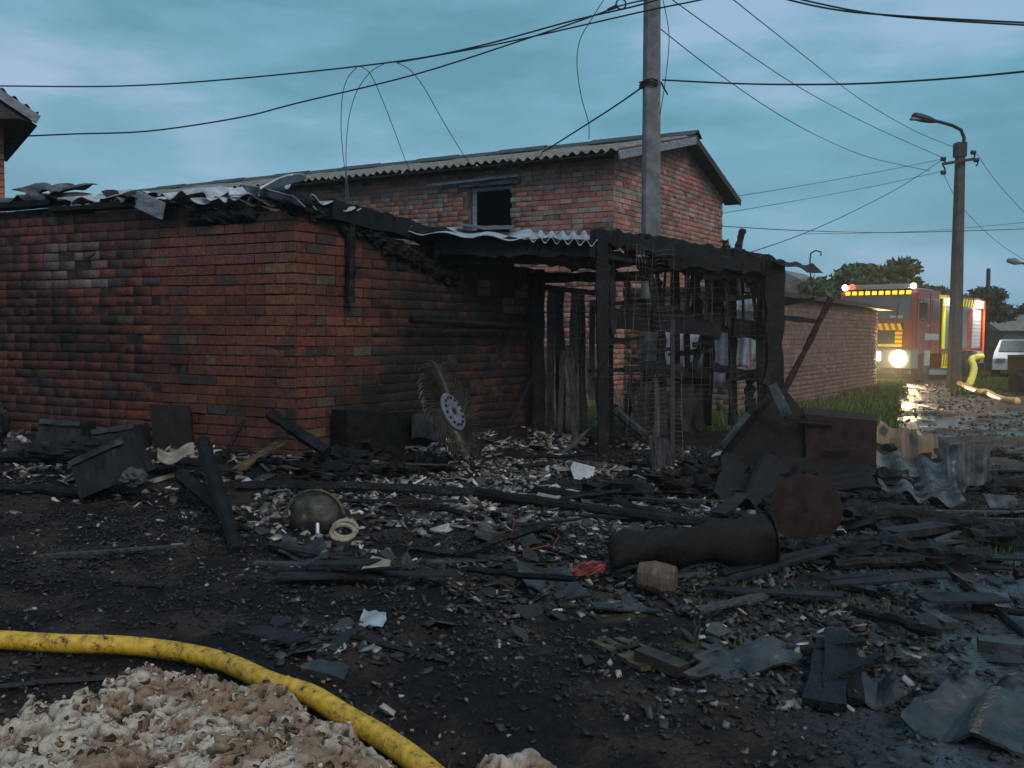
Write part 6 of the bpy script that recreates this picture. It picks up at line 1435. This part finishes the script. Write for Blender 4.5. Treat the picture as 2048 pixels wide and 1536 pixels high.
# ---- wheel rake
M['hubgrey'] = mat('grey_hub', (.07, .07, .09), (.15, .15, .19), scale=14, rough=.7)
rc = P(903, 825, 9.0); rake = thing('wheel_rake', P(915, 930, 9.0), 'finger wheel of a hay rake with a white perforated hub by the sooty wall', 'rake wheel')
nr = Vector((.80, -.58, .16)).normalized(); e1 = Vector((0, 0, 1)) - nr * nr.z; e1.normalize(); e2 = nr.cross(e1)
til = Matrix.Rotation(R(32), 3, Vector((0, 1, 0))) if False else None
# the disc leans: long axis runs from upper left to lower right in view
ea = (P(948, 912, 9.0) - P(858, 738, 9.0)).normalized(); eb = Vector((.30, .93, .15)); eb = (eb - ea * eb.dot(ea)).normalized(); nr = ea.cross(eb); nr = nr if nr.y < 0 else -nr
def dk(r, a, o=0): return rc + (ea * math.cos(a) + eb * math.sin(a)) * r + nr * o
mb = MB(); m_ = 40; vs = [dk(r, 2 * math.pi * k / m_, o) for r, o in ((.195, 0), (.20, .02), (.19, .03), (.035, .032)) for k in range(m_)]
mb.add(vs, [(a * m_ + k, a * m_ + (k + 1) % m_, (a + 1) * m_ + (k + 1) % m_, (a + 1) * m_ + k) for a in range(3) for k in range(m_)] + [tuple(range(m_))]); hub = mb.build('hub', M['hubgrey'], rake)
for k in range(14):
    c = dk(.145, 2 * math.pi * k / 14); mb = MB(); mb.tube([c + nr * .03, c + nr * .045], .014, n=8); mb.build('bolt', M['wire'], hub)
mb = MB(); mb.tube([rc + nr * .03, rc + nr * .035], .038, n=14); mb.build('centre_hole', M['void'], hub)  # flat black disc stands for the dark hub opening
M['tine'] = mat('spring_steel', (.014, .012, .009), (.065, .052, .03), scale=20, rough=.5, metal=.4, bump=0)
for k in range(76):
    a = 2 * math.pi * k / 76; mb = MB(); l_ = .52 + random.uniform(-.04, .03)
    mb.tube([dk(.18, a, .0), dk(.33, a + .22, .01), dk(l_, a + .36, .02), dk(l_ + .02, a + .46, -.01)], .0066, n=4); mb.build('tine', M['tine'], rake)
mb = MB(); mb.tube([dk(.44, a, -.01) for a in np.linspace(0, 2 * math.pi, 40)], .007, n=5, cap=False); mb.build('ring', M['tine'], rake)
for k in range(5):   # tangle of wires below
    mb = MB(); c = P(880 + 25 * k, 905 + 3 * k, 8.7); mb.tube([c + Vector((.12 * math.cos(t) + .02 * t, .05 * math.sin(2 * t), .09 * math.sin(t) + .03)) for t in np.linspace(0, 4.5, 14)], .004, n=4); tag(mb.build('wire_tangle', M['tine']), ('leftmost', 'second from left', 'middle', 'fourth from left', 'rightmost')[k] + ' of five bent wire loops at the foot of the rake wheel', 'wire', 'bent wires under the rake wheel')
stick(1000, 885, 1062, 760, 9, 10.6, 11.4, 'thin burnt branch leaning on the sooty brick pier')

# ---- foam heap in the foreground
def foam(name, poly, hmax, lab, seedv=0, res=.012):
    pts = np.array([(on(x, y).x, on(x, y).y) for x, y in poly]); x0, y0 = pts.min(0); x1, y1 = pts.max(0)
    xs = np.arange(x0, x1, res); ys = np.arange(y0, y1, res); X_, Y_ = np.meshgrid(xs, ys)
    ins = np.zeros(X_.shape, bool); dist = np.full(X_.shape, 9.0); n_ = len(pts)
    for i in range(n_):
        ax_, ay_ = pts[i]; bx, by = pts[(i + 1) % n_]
        c_ = ((ay_ > Y_) != (by > Y_)) & (X_ < (bx - ax_) * (Y_ - ay_) / (by - ay_ + 1e-9) + ax_); ins ^= c_
        t = np.clip(((X_ - ax_) * (bx - ax_) + (Y_ - ay_) * (by - ay_)) / ((bx - ax_) ** 2 + (by - ay_) ** 2 + 1e-9), 0, 1); dist = np.minimum(dist, np.hypot(X_ - ax_ - t * (bx - ax_), Y_ - ay_ - t * (by - ay_)))
    sdst = np.where(ins, dist, -dist)
    # bubbly cells: distance to random points
    r_ = np.random.default_rng(seedv); cell = .065
    gxn = int((x1 - x0) / cell) + 4; gyn = int((y1 - y0) / cell) + 4; off = r_.random((gyn, gxn, 2)); hh = r_.random((gyn, gxn))
    wx = X_ + (fbm(X_ * 9, Y_ * 9, 2) - .5) * .05; wy = Y_ + (fbm(X_ * 9 + 40, Y_ * 9, 2) - .5) * .05
    ci = ((wx - x0) / cell).astype(int) + 1; cj = ((wy - y0) / cell).astype(int) + 1; best = np.full(X_.shape, 9.0); bh = np.zeros(X_.shape); ci = np.clip(ci, 1, gxn - 2); cj = np.clip(cj, 1, gyn - 2)
    for di in (-1, 0, 1):
        for dj in (-1, 0, 1):
            qx = x0 + (ci + di - 1 + off[cj + dj, ci + di, 0]) * cell; qy = y0 + (cj + dj - 1 + off[cj + dj, ci + di, 1]) * cell
            d = np.hypot(wx - qx, wy - qy) / cell; k = d < best; best = np.where(k, d, best); bh = np.where(k, hh[cj + dj, ci + di], bh)
    env = smooth(-.02, .16, sdst + (fbm(X_ * 7, Y_ * 7, 4) - .5) * .22)
    cup = np.where(bh > .45, np.exp(-((best - .45) / .2) ** 2) * .9 - .35 * np.exp(-(best / .3) ** 2), np.sqrt(np.clip(1 - best ** 2, 0, 1)) * .9)
    big = fbm(X_ * 3.5 + seedv, Y_ * 3.5, 4); fine = fbm(X_ * 40, Y_ * 40, 3)
    Zf = hgt(X_, Y_) - .05 + env * (hmax * (.2 + 1.3 * big) + .048 * cup + .022 * (fine - .5) + .04)
    cream_ = np.array([.44, .38, .31]); tan = np.array([.20, .12, .07]); drk = np.array([.030, .020, .014])
    C_ = mixc(np.broadcast_to(cream_, X_.shape + (3,)), tan, smooth(.40, .56, fbm(X_ * 7 + 3, Y_ * 7, 4)) * .85)
    C_ = mixc(C_, drk, np.clip(smooth(.62, .15, cup + .5 * (fine - .5)) * .95 * smooth(.36, .52, fbm(X_ * 8, Y_ * 8 + 9, 3)) + (1 - smooth(.3, .75, env)) * .7, 0, 1))  # shade in the cell hollows painted dark; heap edge darkened too
    keep = env > .03; idx_ = np.arange(X_.size).reshape(X_.shape); kf = keep[:-1, :-1] & keep[1:, :-1] & keep[:-1, 1:] & keep[1:, 1:]
    Fq_ = np.stack([idx_[:-1, :-1][kf], idx_[:-1, 1:][kf], idx_[1:, 1:][kf], idx_[1:, :-1][kf]], -1)
    V_ = np.stack([X_, Y_, Zf], -1).reshape(-1, 3); CC = np.concatenate([C_, np.zeros(X_.shape + (1,))], -1).reshape(-1, 4)
    used = np.unique(Fq_); rm = -np.ones(len(V_), int); rm[used] = np.arange(len(used))
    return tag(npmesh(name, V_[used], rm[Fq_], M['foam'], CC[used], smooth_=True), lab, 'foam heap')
M['foam'] = tint_mat('crusted_foam', 'mesh', rough=.85, bump=.8, bs=90, soot=(.06, .045, .035), var=.35, speck=False, ns=45)
foam('foam_heap', [(-250, 1490), (0, 1470), (90, 1440), (190, 1400), (330, 1380), (470, 1395), (600, 1425), (700, 1462), (790, 1520), (850, 1600), (800, 1720), (-300, 1720)], .10, 'large crusted beige foam heap in the bottom left foreground', 1, .009)
fr_ = np.random.default_rng(8)
def flakes(name, poly, n, z0, lab, seedv):
    r_ = np.random.default_rng(seedv); pts = [on(x, y) for x, y in poly]; me_ = bpy.data.objects[HEAP[name]].data; hv = np.empty(len(me_.vertices) * 3, np.float32); me_.vertices.foreach_get('co', hv); hv = hv.reshape(-1, 3)
    pk = hv[r_.integers(0, len(hv), n)]
    # template: an open curled cup, 3 rings of 8
    T = []
    for rr, zz_ in ((.35, -.35), (.85, -.1), (1.0, .35), (.85, .62)):
        for k in range(8): a = 2 * math.pi * k / 8; T.append((rr * math.cos(a), rr * math.sin(a), zz_))
    T = np.array(T); Ff = np.array([(j * 8 + k, j * 8 + (k + 1) % 8, (j + 1) * 8 + (k + 1) % 8, (j + 1) * 8 + k) for j in range(3) for k in range(8)])
    sz = r_.uniform(.005, .017, n) * np.where(r_.random(n) < .12, 1.9, 1.0); V0 = T[None] * sz[:, None, None] * r_.uniform(.6, 1.4, (n, 32, 1)) * r_.uniform(.6, 1.2, (n, 1, 3))
    q = r_.normal(size=(n, 3)) * np.array([.7, .7, 0]) ; ax, ay = q[:, 0], q[:, 1]; x, y, z = V0[..., 0], V0[..., 1], V0[..., 2]
    y, z = y * np.cos(ax)[:, None] - z * np.sin(ax)[:, None], y * np.sin(ax)[:, None] + z * np.cos(ax)[:, None]
    x, z = x * np.cos(ay)[:, None] + z * np.sin(ay)[:, None], -x * np.sin(ay)[:, None] + z * np.cos(ay)[:, None]
    V1 = np.stack([x, y, z], -1) + pk[:, None] + np.array([0, 0, .001])
    pal = np.array([(.46, .40, .33), (.34, .26, .19), (.19, .12, .075), (.52, .47, .41), (.07, .05, .035)]); c = pal[r_.choice(5, n, p=[.26, .24, .24, .12, .14])] * r_.uniform(.8, 1.15, (n, 1)) 
    C_ = np.repeat(np.concatenate([c, np.zeros((n, 1))], 1), 32, 0).reshape(n, 32, 4); C_[:, :8, :3] *= .35; C_[:, 8:16, :3] *= .75  # shade inside each cup painted: lower rings darker
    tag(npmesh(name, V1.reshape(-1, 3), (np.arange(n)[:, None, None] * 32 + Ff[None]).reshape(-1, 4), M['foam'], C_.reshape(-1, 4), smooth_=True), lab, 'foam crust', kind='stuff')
HEAP = {'foam_crust': 'foam_heap'}
fp = spread(2600, (-2.6, .0), (2.6, 4.2), lambda x, y: np.exp(-(((x + 1.25) / .75) ** 2 + ((y - 3.25) / .38) ** 2)), 31)
chips('foam_crumbs', fp, .016, .7, [(.44, .38, .31), (.30, .22, .15), (.16, .11, .07)], 'loose beige foam crumbs around the edge of the heap and hose', seedv=31)
flakes('foam_crust', [(0, 1400)], 1300, 0, 'curled crusty cups of foam covering the beige heap', 4)
foam('foam_clump', [(900, 1525), (960, 1508), (1040, 1502), (1120, 1525), (1150, 1600), (900, 1620)], .05, 'small beige foam clump at the bottom edge right of the hose', 2, .009)
# ring-like char beside the hose
mb = MB(); c = on(318, 1330) + Vector((0, 0, .03)); mb.tube([c + Vector((.06 * math.cos(a), .05 * math.sin(a), .02 + .03 * math.sin(a))) for a in np.linspace(-.4, 3.6, 12)], .006, n=5); tag(mb.build('wire_ring', M['tine']), 'small burnt wire ring lying under the yellow hose', 'wire ring')

# ------------------------------------------------------------------ damp smoky air
hm = bpy.data.materials.new('damp_air'); hm.use_nodes = True; t = hm.node_tree; t.nodes.clear()
ho = t.nodes.new('ShaderNodeOutputMaterial'); pv = t.nodes.new('ShaderNodeVolumePrincipled'); t.links.new(pv.outputs[0], ho.inputs['Volume'])
pv.inputs['Color'].default_value = (.85, .88, .9, 1); pv.inputs['Density'].default_value = .0013; pv.inputs['Anisotropy'].default_value = .55
mb = MB(); mb.box((0, 700, 4.2), (1820, 1820, 10.6)); hz_o = mb.build('haze', hm); hz_o['kind'] = 'stuff'; hz_o['label'] = 'thin smoky air over the whole yard'
